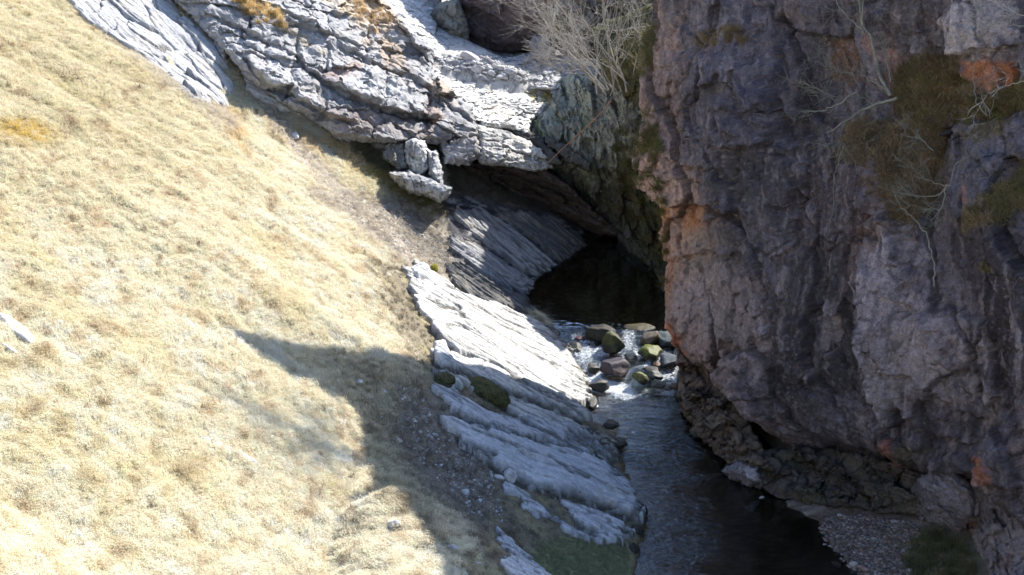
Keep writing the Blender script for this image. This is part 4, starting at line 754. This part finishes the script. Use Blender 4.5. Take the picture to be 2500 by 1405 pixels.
for q, k in (((1490, 945, 80, 16, 12), .9), ((1430, 870, 26, 30, 60), .7), ((1470, 868, 60, 12, -8), .75), ((1535, 845, 18, 34, 10), .6), ((1530, 965, 50, 14, 10), .65), ((1625, 915, 36, 18, -10), .7), ((1600, 880, 40, 12, -30), .6), ((1440, 905, 40, 26, 30), .45), ((1560, 870, 26, 14, 0), .6), ((1590, 1000, 90, 30, 0), .25), ((1560, 1085, 80, 18, 10), .28), ((1400, 835, 30, 8, 20), .5), ((1450, 925, 26, 12, 0), .85)):
    foam = np.maximum(foam, k*pm(px, py, *q, .6, fn*.8))
rip = np.clip(.2+.8*np.clip(turb+rif, 0, 1)+.35*sstep(1010, 1150, py)-.5*sstep(1680, 1820, px)*sstep(1050, 1150, py), .05, 1)
rip = rip*(.55+.9*sstep(-.25, .3, fbm(st2(X*.8, Y*1.3)+31, 3)))*sstep(800, 830, py)+.03
a_ = np.interp(Y, yl, xl)-X; b_ = X-np.interp(Y, yr, xr)
V = np.stack([X, Y, Z], -1).reshape(-1, 3); F = grid_faces(*X.shape, keep=(a_ < .5) & (b_ < 1.9)); V, F, (f_, r_) = compact(V, F, foam.ravel(), rip.ravel())
tag(mesh('stream_water', V, F, wmat(), None, smooth=True, extra={'foam': f_, 'ripple': r_}), 'clear brown stream and dark pool', kind='structure')

# ------------------------------------------------------------------ woody plants
def tube(paths, sides=4):
    VV, FF = [], []; off = 0
    for pts, rad in paths:
        pts = np.asarray(pts, float); n = len(pts)
        t = np.gradient(pts, axis=0); t /= np.linalg.norm(t, axis=1)[:, None]+1e-9
        ref = np.array([.3, .2, 1.]) if abs(t[0, 2]) < .8 else np.array([1., .2, 0])
        s = np.cross(t, ref); s /= np.linalg.norm(s, axis=1)[:, None]+1e-9; u = np.cross(t, s)
        an = np.linspace(0, 2*np.pi, sides, endpoint=False)
        ring = pts[:, None]+np.asarray(rad)[:, None, None]*(np.cos(an)[None, :, None]*s[:, None]+np.sin(an)[None, :, None]*u[:, None])
        VV.append(ring.reshape(-1, 3)); i = np.arange(n*sides).reshape(n, sides); j = np.roll(i, -1, 1)
        FF.append((np.stack([i[:-1], j[:-1], j[1:], i[1:]], -1).reshape(-1, 4))+off); off += n*sides
    return np.concatenate(VV), np.concatenate(FF)
def grow(p, d, L, r, depth, rg, kids=(3, 5), up=.15, wob=.25, spread=.7, shrink=.6, out=None, lvl=0):
    n = max(4, int(L/.12)); n = min(n, 14); pts = [p]; d = d/np.linalg.norm(d); cur = p
    for i in range(n):
        d = d+rg.normal(size=3)*wob*.35+np.array([0, 0, up])*.12; d /= np.linalg.norm(d); cur = cur+d*L/n; pts.append(cur)
    rad = np.linspace(r, r*.35, n+1); out.append((lvl, np.array(pts), rad))
    if depth > 0:
        for k in range(rg.integers(*kids)):
            t = rg.uniform(.25, .97); i = int(t*n); base = pts[i]; dd = (pts[min(i+1, n)]-pts[max(i-1, 0)]); dd /= np.linalg.norm(dd)+1e-9
            nd = dd+rg.normal(size=3)*spread; grow(base, nd, L*rg.uniform(.35, .75)*shrink/.6, max(rad[i]*.6, .0055), depth-1, rg, kids, up, wob, spread, shrink, out, lvl+1)
def plant(name, label, cat, base, stems, mat, depth=3, seed=1, kids=(3, 6), up=.15, wob=.25, spread=.7, shrink=.6, group=None, big='stem', mtw=None):
    rg = np.random.default_rng(seed); root = bpy.data.objects.new(name, None); C.objects.link(root); root.location = base; tag(root, label, cat, group)
    tw = []
    for d, L, r, offp in stems:
        out = []; grow(np.array(offp, float), np.array(d, float), L, r, depth, rg, kids, up, wob, spread, shrink, out)
        V, F = tube([(p_, r_) for l, p_, r_ in out if l == 0], 6); mesh(big, V, F, mat, None, root, smooth=True)
        tw += [(p_, r_) for l, p_, r_ in out if l > 0]
    if tw:
        V, F = tube(tw, 3); o = mesh('twigs', V, F, mtw or mat, None, root, smooth=True); o['kind'] = 'stuff'
    return root
# big bare shrub behind the cliff edge
b0 = pt(1500, 225, 48.3)
st_ = []
rg = np.random.default_rng(5)
for i in range(15):
    a = rg.uniform(-1.1, .4); st_.append(((a*1.0, rg.uniform(-.35, .35), rg.uniform(.7, 1.3)), rg.uniform(1.8, 3.6), rg.uniform(.014, .03), (rg.uniform(-.5, .5), rg.uniform(-.3, .3), rg.uniform(-.1, .2))))
plant('bare_shrub', 'large pale bare shrub with many stems behind the cliff edge', 'shrub', b0, st_, M_bark, depth=3, seed=3, kids=(3, 6), up=.35, wob=.35, spread=.6)
b1 = pt(1440, 175, 49.5); st_ = []
for i in range(9): st_.append(((rg.uniform(-1.6, -.5), rg.uniform(-.3, .3), rg.uniform(.15, .9)), rg.uniform(1.4, 2.6), rg.uniform(.014, .026), (rg.uniform(-.3, .3), rg.uniform(-.2, .2), rg.uniform(-.1, .2))))
plant('bare_shrub', 'spreading bare shrub leaning left over the pale bedrock', 'shrub', b1, st_, M_bark, depth=3, seed=4, kids=(3, 6), up=.3, wob=.35, spread=.65)
b2 = pt(1530, 235, 47.3); st_ = [((rg.uniform(-.9, .7), rg.uniform(-.7, 0), rg.uniform(-1.2, -.1)), rg.uniform(.7, 1.5), rg.uniform(.008, .014), (rg.uniform(-.6, .5), 0, 0)) for i in range(10)]
plant('hanging_twigs', 'tangle of thin twigs hanging below the bare shrub', 'twigs', b2, st_, M_bark3, depth=2, seed=6, kids=(3, 6), up=-.2, spread=.6)
# fallen branch
A_, B_ = pt(1338, 398, 48.0), pt(1502, 240, 47.6)
q = np.linspace(0, 1, 16)[:, None]; L_ = A_*(1-q)+B_*q+np.cumsum(RNG.normal(size=(16, 3))*.012, 0)
root = bpy.data.objects.new('fallen_branch', None); C.objects.link(root); root.location = A_; tag(root, 'broken reddish branch leaning across the mossy rock wall', 'branch')
V, F = tube([(L_-A_, np.linspace(.012, .034, 16))], 6); mesh('stem', V, F, M_wood, None, root, smooth=True)
for i_, of_ in ((5, [.12, -.1, -.25]), (8, [-.05, -.1, -.3])):
    V, F = tube([([L_[i_]-A_, L_[i_]-A_+of_], [.01, .004])], 4); mesh('twig', V, F, M_wood, None, root)
# bare tree standing on the cliff crest, whose thin shade falls on the slope
tb_ = cast([905, 690, 590], [1150, 1090, 1020], 0, 1); O_ = pt(1610, 600, 41.8); tb_ = [p+SD*(((O_-p)@NC)/(SD@NC)) for p in tb_]; tb_ = [p+np.array([.77, .64, 0])*.5 for p in tb_]
st_ = [(tuple((tb_[1]-tb_[0])+np.array([k_*.3, 0, 0])), float(np.linalg.norm(tb_[1]-tb_[0]))*1.15, .05, (0, 0, -.6)) for k_ in (-1, 0, 1)]+[(tuple(tb_[2]-tb_[0]), float(np.linalg.norm(tb_[2]-tb_[0])), .04, (0, 0, -.3))]
plant('bare_tree', 'bare tree on the cliff top above the picture, casting thin shade on the grass', 'tree', tb_[0], st_, M_bark2, depth=3, seed=9, kids=(5, 9), up=.05, spread=.5, big='trunk')
# cliff plants; placed just proud of the rock
def cl(px, py, off=.35):
    O = pt(1610, 600, 41.8); c0 = np.array([0, 0, CAMZ]); dr = pt(px, py, 1.)-c0; n = NC; p = c0+dr*(((O-c0)@n)/(dr@n)); p = p-dr*float(np.interp(px, [1640, 1720, 1850, 1950, 2230, 2500, 2800], [0, .9, 2.3, 2.5, 1.5, 2.2, 2.2])*sstep(10.5, 3.5, p[2])); return p-dr*(1.0+off)
def pxdir(p0, p1, off0=.35, off1=.6):
    a, b = cl(*p0, off0), cl(*p1, off1); return a, b
def drawn(name, label, cat, trunks, mat, seed, depth=1, kids=(3, 6), tw_len=.5, group=None, spread=.8):
    rg = np.random.default_rng(seed); org = cl(*trunks[0][0][0], trunks[0][2]); root = bpy.data.objects.new(name, None); C.objects.link(root); root.location = org; tag(root, label, cat, group); tw = []
    for pl, rr, off in trunks:
        rr = rr*.68; P3 = np.array([cl(x, y, off) for x, y in pl])-org; t = np.linspace(0, 1, len(P3)); tt = np.linspace(0, 1, len(P3)*5)
        L = np.stack([np.interp(tt, t, P3[:, k]) for k in range(3)], -1)+rg.normal(size=(len(tt), 3))*.012
        R = np.linspace(rr, rr*.4, len(tt)); V, F = tube([(L, R)], 6); mesh('trunk' if rr > .035 else 'branch', V, F, mat, None, root, smooth=True)
        for _ in range(rg.integers(*kids)):
            i = rg.integers(len(tt)//4, len(tt)-1); out = []; dd = L[i+1]-L[i]; dd /= np.linalg.norm(dd)+1e-9
            grow(L[i], dd+rg.normal(size=3)*spread, tw_len*rg.uniform(.5, 1.3), max(R[i]*.4, .006), depth, rg, (2, 5), .1, .3, .7, .7, out); tw += [(a, b) for _, a, b in out]
    if tw:
        V, F = tube(tw, 3); o = mesh('twigs', V, F, mat, None, root, smooth=True); o['kind'] = 'stuff'
    return root
drawn('bare_tree', 'slender grey-green bare tree rising from the cliff ledge to the top edge', 'tree', [([(2175, 235), (2155, 200), (2140, 150), (2125, 90), (2105, 60), (2095, 0), (2080, -40)], .062, .35), ([(2112, 80), (2085, 55), (2050, 20), (2030, -30)], .03, .38), ([(2105, 65), (2108, 0), (2112, -40)], .028, .4), ([(2160, 215), (2120, 195), (2095, 175), (2080, 150)], .02, .4), ([(2175, 200), (2168, 160), (2150, 110)], .02, .4)], M_bark2, 11, 2, (3, 6), .6)
drawn('bare_branches', 'grey leafless branches sprawling left from the foot of the ledge tree', 'branches', [([(2190, 240), (2140, 255), (2100, 270), (2060, 300), (2020, 325)], .045, .35), ([(2090, 225), (2050, 255), (2010, 270), (1960, 275)], .03, .4), ([(2100, 215), (2080, 180), (2040, 170), (1990, 150)], .016, .4), ([(2060, 300), (2050, 345), (2065, 360)], .014, .4), ([(2040, 240), (2000, 220), (1960, 200)], .012, .4)], M_bark2, 12, 2, (4, 8), .55)
drawn('trailing_branch', 'thin pale branch hanging down the dark rock below the branches', 'branch', [([(2060, 350), (2045, 400), (2035, 430), (2035, 500), (2020, 580), (2012, 610)], .014, .3), ([(2035, 430), (2045, 480), (2040, 540)], .008, .3)], M_bark2, 13, 1, (1, 3), .3)
drawn('bare_bush', 'spindly bare bush on the grassy ledge right of centre cliff', 'bush', [([(2320, 450), (2290, 480), (2230, 480), (2180, 470)], .022, .4), ([(2310, 450), (2300, 510), (2270, 540)], .02, .4), ([(2320, 450), (2330, 400), (2370, 380), (2390, 350)], .018, .4), ([(2280, 370), (2250, 340), (2200, 330)], .018, .4), ([(2310, 455), (2260, 440), (2220, 400)], .014, .4)], M_bark2, 14, 2, (4, 8), .5)
drawn('climbing_stem', 'crooked stem creeping up the cliff under the spindly bush', 'stem', [([(2282, 700), (2280, 640), (2262, 570), (2225, 530), (2200, 505), (2180, 470)], .03, .3)], M_bark2, 15, 1, (2, 4), .4)
drawn('bare_sapling', 'thin forked sapling below the pale block in the upper right', 'sapling', [([(2410, 285), (2385, 250), (2375, 200), (2380, 160), (2388, 110)], .02, .35), ([(2412, 285), (2398, 240), (2395, 215)], .016, .35)], M_bark2, 16, 1, (2, 4), .5)
drawn('overhanging_twigs', 'pale twigs reaching in from the upper right corner', 'twigs', [([(2560, 60), (2500, 40), (2440, 10), (2400, -10)], .016, 1.2), ([(2560, 70), (2480, 62), (2420, 60), (2390, 70)], .012, 1.2), ([(2560, 200), (2490, 200), (2440, 215), (2400, 235)], .012, .9)], M_bark, 17, 2, (4, 7), .5)
tag(dropped('moss_cushion', 'x', 1358, 958, 10, 6, (.2, .2, .05), 260, M_moss, None, 2, cat='moss'), 'tiny moss bead on the lower end of the glaring slab', 'moss')

# ------------------------------------------------------------------ grass tufts (instanced)
def tuft(name, seed, n, h, spread, lean, mat):
    rg = np.random.default_rng(seed); V, F = [], []
    for i in range(n):
        b = rg.normal(size=2)*spread; a = rg.uniform(0, 6.28); ln = rg.uniform(.3, 1)*lean; hh = h*rg.uniform(.5, 1.2); w = rg.uniform(.003, .006)
        d = np.array([math.cos(a), math.sin(a)]); s = np.array([-d[1], d[0]])*w
        p0 = np.array([b[0], b[1], -.01]); p1 = np.array([b[0]+d[0]*ln*hh*.5, b[1]+d[1]*ln*hh*.5, hh*.65]); p2 = np.array([b[0]+d[0]*ln*hh*1.3, b[1]+d[1]*ln*hh*1.3, hh*(.95-.3*ln)])
        k = len(V); V += [p0-[*s, 0], p0+[*s, 0], p1-[*(s*.8), 0], p1+[*(s*.8), 0], p2]; F += [(k, k+1, k+3), (k, k+3, k+2), (k+2, k+3, k+4)]
    me = bpy.data.meshes.new(name); me.from_pydata([tuple(v) for v in V], [], F); me.materials.append(mat); return bpy.data.objects.new(name, me)
def gmat(name):
    m = bpy.data.materials.new(name); m.use_nodes = True; N = m.node_tree.nodes; L = m.node_tree.links; b = N['Principled BSDF']
    at = N.new('ShaderNodeAttribute'); at.attribute_type = 'INSTANCER'; at.attribute_name = 'tint'; L.new(at.outputs['Color'], b.inputs['Base Color'])
    b.inputs['Roughness'].default_value = .8; b.inputs['Specular IOR Level'].default_value = .15
    tl = N.new('ShaderNodeBsdfTranslucent'); L.new(at.outputs['Color'], tl.inputs[0]); mx = N.new('ShaderNodeMixShader'); mx.inputs[0].default_value = .3
    L.new(b.outputs[0], mx.inputs[1]); L.new(tl.outputs[0], mx.inputs[2]); L.new(mx.outputs[0], N['Material Output'].inputs[0]); return m
M_blade = gmat('dry grass blades')
def scatter(name, label, P, tints, scales, tufts, normal_tilt=None, kind='stuff'):
    me = bpy.data.meshes.new(name); n = len(P); me.vertices.add(n); me.vertices.foreach_set('co', P.astype(np.float32).ravel())
    a = me.attributes.new('tint', 'FLOAT_COLOR', 'POINT'); a.data.foreach_set('color', np.concatenate([np.clip(tints, 0, 1), np.ones((n, 1))], 1).astype(np.float32).ravel())
    a = me.attributes.new('size', 'FLOAT', 'POINT'); a.data.foreach_set('value', scales.astype(np.float32))
    rt = np.zeros((n, 3)); rt[:, 2] = RNG.uniform(0, 6.28, n)
    if normal_tilt is not None: rt[:, 0] = normal_tilt[0]+RNG.normal(size=n)*.2; rt[:, 1] = normal_tilt[1]+RNG.normal(size=n)*.2; rt[:, 2] = RNG.uniform(-.7, .7, n)
    a = me.attributes.new('rot', 'FLOAT_VECTOR', 'POINT'); a.data.foreach_set('vector', rt.astype(np.float32).ravel())
    a = me.attributes.new('pick', 'INT', 'POINT'); a.data.foreach_set('value', RNG.integers(0, len(tufts), n).astype(np.int32))
    o = bpy.data.objects.new(name, me); C.objects.link(o); tag(o, label, kind=kind)
    g = bpy.data.node_groups.new(name, 'GeometryNodeTree'); g.interface.new_socket('Geometry', in_out='INPUT', socket_type='NodeSocketGeometry'); g.interface.new_socket('Geometry', in_out='OUTPUT', socket_type='NodeSocketGeometry')
    N, L = g.nodes, g.links; gi = N.new('NodeGroupInput'); go = N.new('NodeGroupOutput'); ip = N.new('GeometryNodeInstanceOnPoints'); gti = N.new('GeometryNodeGeometryToInstance')
    for t in tufts:
        oi = N.new('GeometryNodeObjectInfo'); oi.inputs[0].default_value = t; L.new(oi.outputs['Geometry'], gti.inputs[0])
    def att(nm, ty):
        x = N.new('GeometryNodeInputNamedAttribute'); x.data_type = ty; x.inputs[0].default_value = nm; return x.outputs[0]
    L.new(gi.outputs[0], ip.inputs['Points']); L.new(gti.outputs[0], ip.inputs['Instance']); ip.inputs['Pick Instance'].default_value = True
    L.new(att('pick', 'INT'), ip.inputs['Instance Index']); L.new(att('size', 'FLOAT'), ip.inputs['Scale'])
    er = N.new('FunctionNodeEulerToRotation'); L.new(att('rot', 'FLOAT_VECTOR'), er.inputs[0]); L.new(er.outputs[0], ip.inputs['Rotation'])
    L.new(ip.outputs[0], go.inputs[0]); md = o.modifiers.new('scatter', 'NODES'); md.node_group = g; return o
TF = [tuft('grass_tuft', s, 34, .085, .055, 1.2, M_blade) for s in range(6)]
TFL = [tuft('long_tuft', 20+s, 46, .20, .05, .9, M_blade) for s in range(4)]
# hillside cover: sampled evenly over what the slope shows, density falling on bare rock and scars
NG = 215000
gx = RNG.uniform(-19, 3.2, NG*3); dd = RNG.uniform(0, 1, NG*3); gy = 14+38*dd**1.15
z = ground(gx, gy, 2); px, py = proj(np.stack([gx, gy, z], -1)); vis = (px > -620) & (px < 1620) & (py > -60) & (py < 1460)
gx, gy, z, px, py = gx[vis], gy[vis], z[vis], px[vis], py[vis]
nn = fbm(st2(gx, gy, None, 3.), 2)
bare = np.maximum.reduce([1.08*sstep(2, 16, polydist(px, py, q_[1])+28*nn) for q_ in SL+CAVE]+[1.08*sstep(2, 16, polydist(px, py, FACE)+28*nn)]+[poly_mask(px, py, ROCKPATH, 10), poly_mask(px, py, [(850, 480), (1090, 520), (1480, 560), (1480, 760), (1180, 750), (1000, 670), (960, 600)], 10), .75*pm(px, py, 1090, 1110, 110, 190, -32, .3), (polydist(px, py, [(600, 180), (680, 300), (760, 400), (850, 500), (960, 600)], False) < 18)*.8,
     (np.interp(gy, yl, xl)-gx < .35)*1., 1.*(poly_mask(px, py, [(590, -60), (560, 130), (830, 345), (1080, 350), (1090, 500), (1500, 560), (1500, -60)], 8) > .5)])
turf = pm(px, py, 1420, 1385, 130, 75, 0, .1)
ok = RNG.random(len(gx)) > bare*(1-turf)*.93; ok &= (np.interp(gy, yl, xl)-gx > .12)
gx, gy, z, px, py, nn, turf = [q[ok][:NG] for q in (gx, gy, z, px, py, nn, turf)]
tc_ = ground_color(gx, gy, z); tc_ = np.clip(tc_*RNG.uniform(.9, 1.38, (len(gx), 1)), 0, .8); tc_ = mixc(tc_, (.78, .70, .53), (RNG.random(len(gx)) < .35)*.75*(1-turf)*sstep(.2, .5, tc_[:, 0]))
sc_ = RNG.uniform(.35, .8, len(gx))*(1+.5*sstep(.1, .4, nn)); sc_ *= np.where(turf > .5, .6, 1)
print('tufts', len(gx))
scatter('dry_grass', 'short bleached dry grass covering the slope', np.stack([gx, gy, z], -1), tc_, sc_, TF)
# longer tussocks, bracken-brown and straw
n = 3600; s = RNG.integers(0, len(gx), n); s = s[(nn[s] > .02) & (turf[s] < .3)]
br = RNG.random(len(s)) < .5; tc2 = tc_[s]*.9; tc2[br] = np.array([.30, .20, .12])*RNG.uniform(.7, 1.2, (br.sum(), 1))
scatter('tussock_grass', 'longer tussocks and dead bracken on the slope', np.stack([gx[s], gy[s], z[s]], -1), tc2, RNG.uniform(.2, .7, len(s)), TFL)
from mathutils.bvhtree import BVHTree
BVHS = []
for o in list(S.objects):
    if o.type == 'MESH' and o.name.split('.')[0] in ('cliff', 'mossy_rock_wall', 'grass_bank', 'bank_rock', 'hillside', 'pale_bedrock', 'dark_boulder', 'rock_outcrop', 'rock_ledge'):
        me = o.data; v = np.empty(len(me.vertices)*3, np.float32); me.vertices.foreach_get('co', v); f = np.empty(len(me.polygons)*4, np.int32); me.loops.foreach_get('vertex_index', f)
        v = v.reshape(-1, 3); f = f.reshape(-1, 4); qx, qy = proj(v); fx, fy = qx[f[:, 0]], qy[f[:, 0]]; ok = (fx > 500) & (fx < 2600) & (fy > -60) & (fy < 1460) & (v[f[:, 0], 1] > 15)
        if o.name == 'hillside': ok &= (((fx > 2150) & (fy > 1250)) | ((fx < 1000) & (fy < 140)))
        if ok.any(): BVHS.append(BVHTree.FromPolygons(v.tolist(), f[ok].tolist()))
def on_relief(area, n, off, col, sc, name, label, tilt=(.9, -.5), var=.3):
    rg = np.random.default_rng(len(name)+int(area[0][0])); X_ = [p[0] for p in area]; Y_ = [p[1] for p in area]; px = rg.uniform(min(X_), max(X_), n*2); py = rg.uniform(min(Y_), max(Y_), n*2)
    ok = (polydist(px, py, area)+30*perlin(st2(px, py, None, .04)) > 0) & (perlin(st2(px*1.5, py, None, .05)) > -.12); px, py = px[ok][:int(n*.42)], py[ok][:int(n*.42)]
    P = []; T = []; c0 = Vector((0, 0, CAMZ))
    for a, b in zip(px, py):
        d = (Vector(pt(a, b, 1.))-c0).normalized(); hits = [h_ for h_ in (bv.ray_cast(c0, d) for bv in BVHS) if h_[0] is not None]
        if hits:
            P.append(min(hits, key=lambda h_: h_[3])[0][:]); T.append(np.array(col[rg.integers(len(col))])*rg.uniform(1-var, 1+var)*1.25*(1+.5*float(perlin(np.array([a*.03, b*.03, 1.])))))
    if not P: return
    P = np.array(P); T = np.array(T); scatter(name, label, P, T, rg.uniform(.5, 1.4, len(P))*sc, TFL, tilt)
bpy.context.view_layer.update()
BR = [(.18, .13, .08), (.22, .17, .11), (.12, .095, .06)]; GN = [(.13, .125, .045), (.095, .10, .04), (.15, .125, .06)]
on_relief([(2200, 180), (2260, 150), (2300, 140), (2350, 190), (2370, 240), (2330, 260), (2280, 300), (2230, 310), (2195, 240)], 1500, 0, BR+[GN[0]], 1.0, 'cliff_grass', 'brown grass hanging on the cliff ledge by the bare tree')
on_relief([(2195, 195), (2250, 190), (2260, 230), (2200, 240)], 260, 0, GN, .7, 'cliff_moss', 'yellow-green tuft on the cliff ledge')
on_relief([(2160, 320), (2230, 290), (2290, 310), (2300, 400), (2280, 480), (2240, 540), (2190, 520), (2160, 450)], 1500, 0, BR, 1.0, 'cliff_grass', 'brown grass fringe below the ledge tree on the cliff')
on_relief([(2080, 300), (2130, 290), (2140, 370), (2090, 400), (2050, 370)], 350, 0, BR, .9, 'cliff_grass', 'sparse brown grass under the sprawling branches')
on_relief([(2370, 235), (2440, 225), (2520, 200), (2520, 260), (2440, 275), (2380, 285), (2330, 300)], 600, 0, GN+BR, .8, 'cliff_grass', 'mossy grass on the ledge in the upper right corner')
on_relief([(2520, 380), (2480, 430), (2440, 480), (2380, 530), (2400, 540), (2450, 520), (2520, 480)], 450, 0, GN+BR, .8, 'cliff_grass', 'olive grass strip at the right edge of the cliff')
on_relief([(1755, 70), (1800, 62), (1835, 95), (1820, 115), (1770, 100)], 160, 0, BR, .5, 'cliff_moss', 'brown moss patch high on the left cliff block')
on_relief([(1500, 130), (1560, 60), (1600, 40), (1595, 130), (1585, 180), (1530, 210), (1500, 200)], 600, 0, [(.14, .13, .06), (.11, .11, .05), (.17, .145, .08)], 1.1, 'bank_grass', 'long olive grass drooping behind the cliff edge')
on_relief([(1340, 90), (1390, 95), (1380, 120), (1345, 115)], 120, 0, GN, .8, 'bank_moss', 'yellow moss tuft behind the bare shrub')
on_relief([(1540, 260), (1600, 270), (1620, 470), (1640, 700), (1590, 660), (1560, 560), (1500, 480), (1480, 380)], 500, 0, [(.11, .095, .04), (.15, .12, .05), (.09, .10, .035)], .9, 'wall_moss', 'dark moss and grass on the shaded wall beside the cliff', var=.4)
on_relief([(2210, 1310), (2300, 1300), (2370, 1350), (2380, 1420), (2230, 1420)], 900, 0, [(.11, .115, .055), (.17, .15, .085), (.08, .09, .04)], .7, 'beach_grass', 'olive grass patch beside the gravel bank', tilt=None)
on_relief([(560, 0), (620, 0), (700, 50), (690, 70), (600, 30)], 300, 0, [(.42, .30, .13), (.5, .38, .2)], .7, 'outcrop_grass', 'rusty grass in the notches of the outcrop', tilt=None)
on_relief([(840, -20), (930, 0), (960, 60), (930, 90), (870, 30)], 300, 0, [(.5, .37, .22), (.58, .46, .3)], .6, 'outcrop_grass', 'tan dry grass patch on top of the outcrop', tilt=None)
print('done')
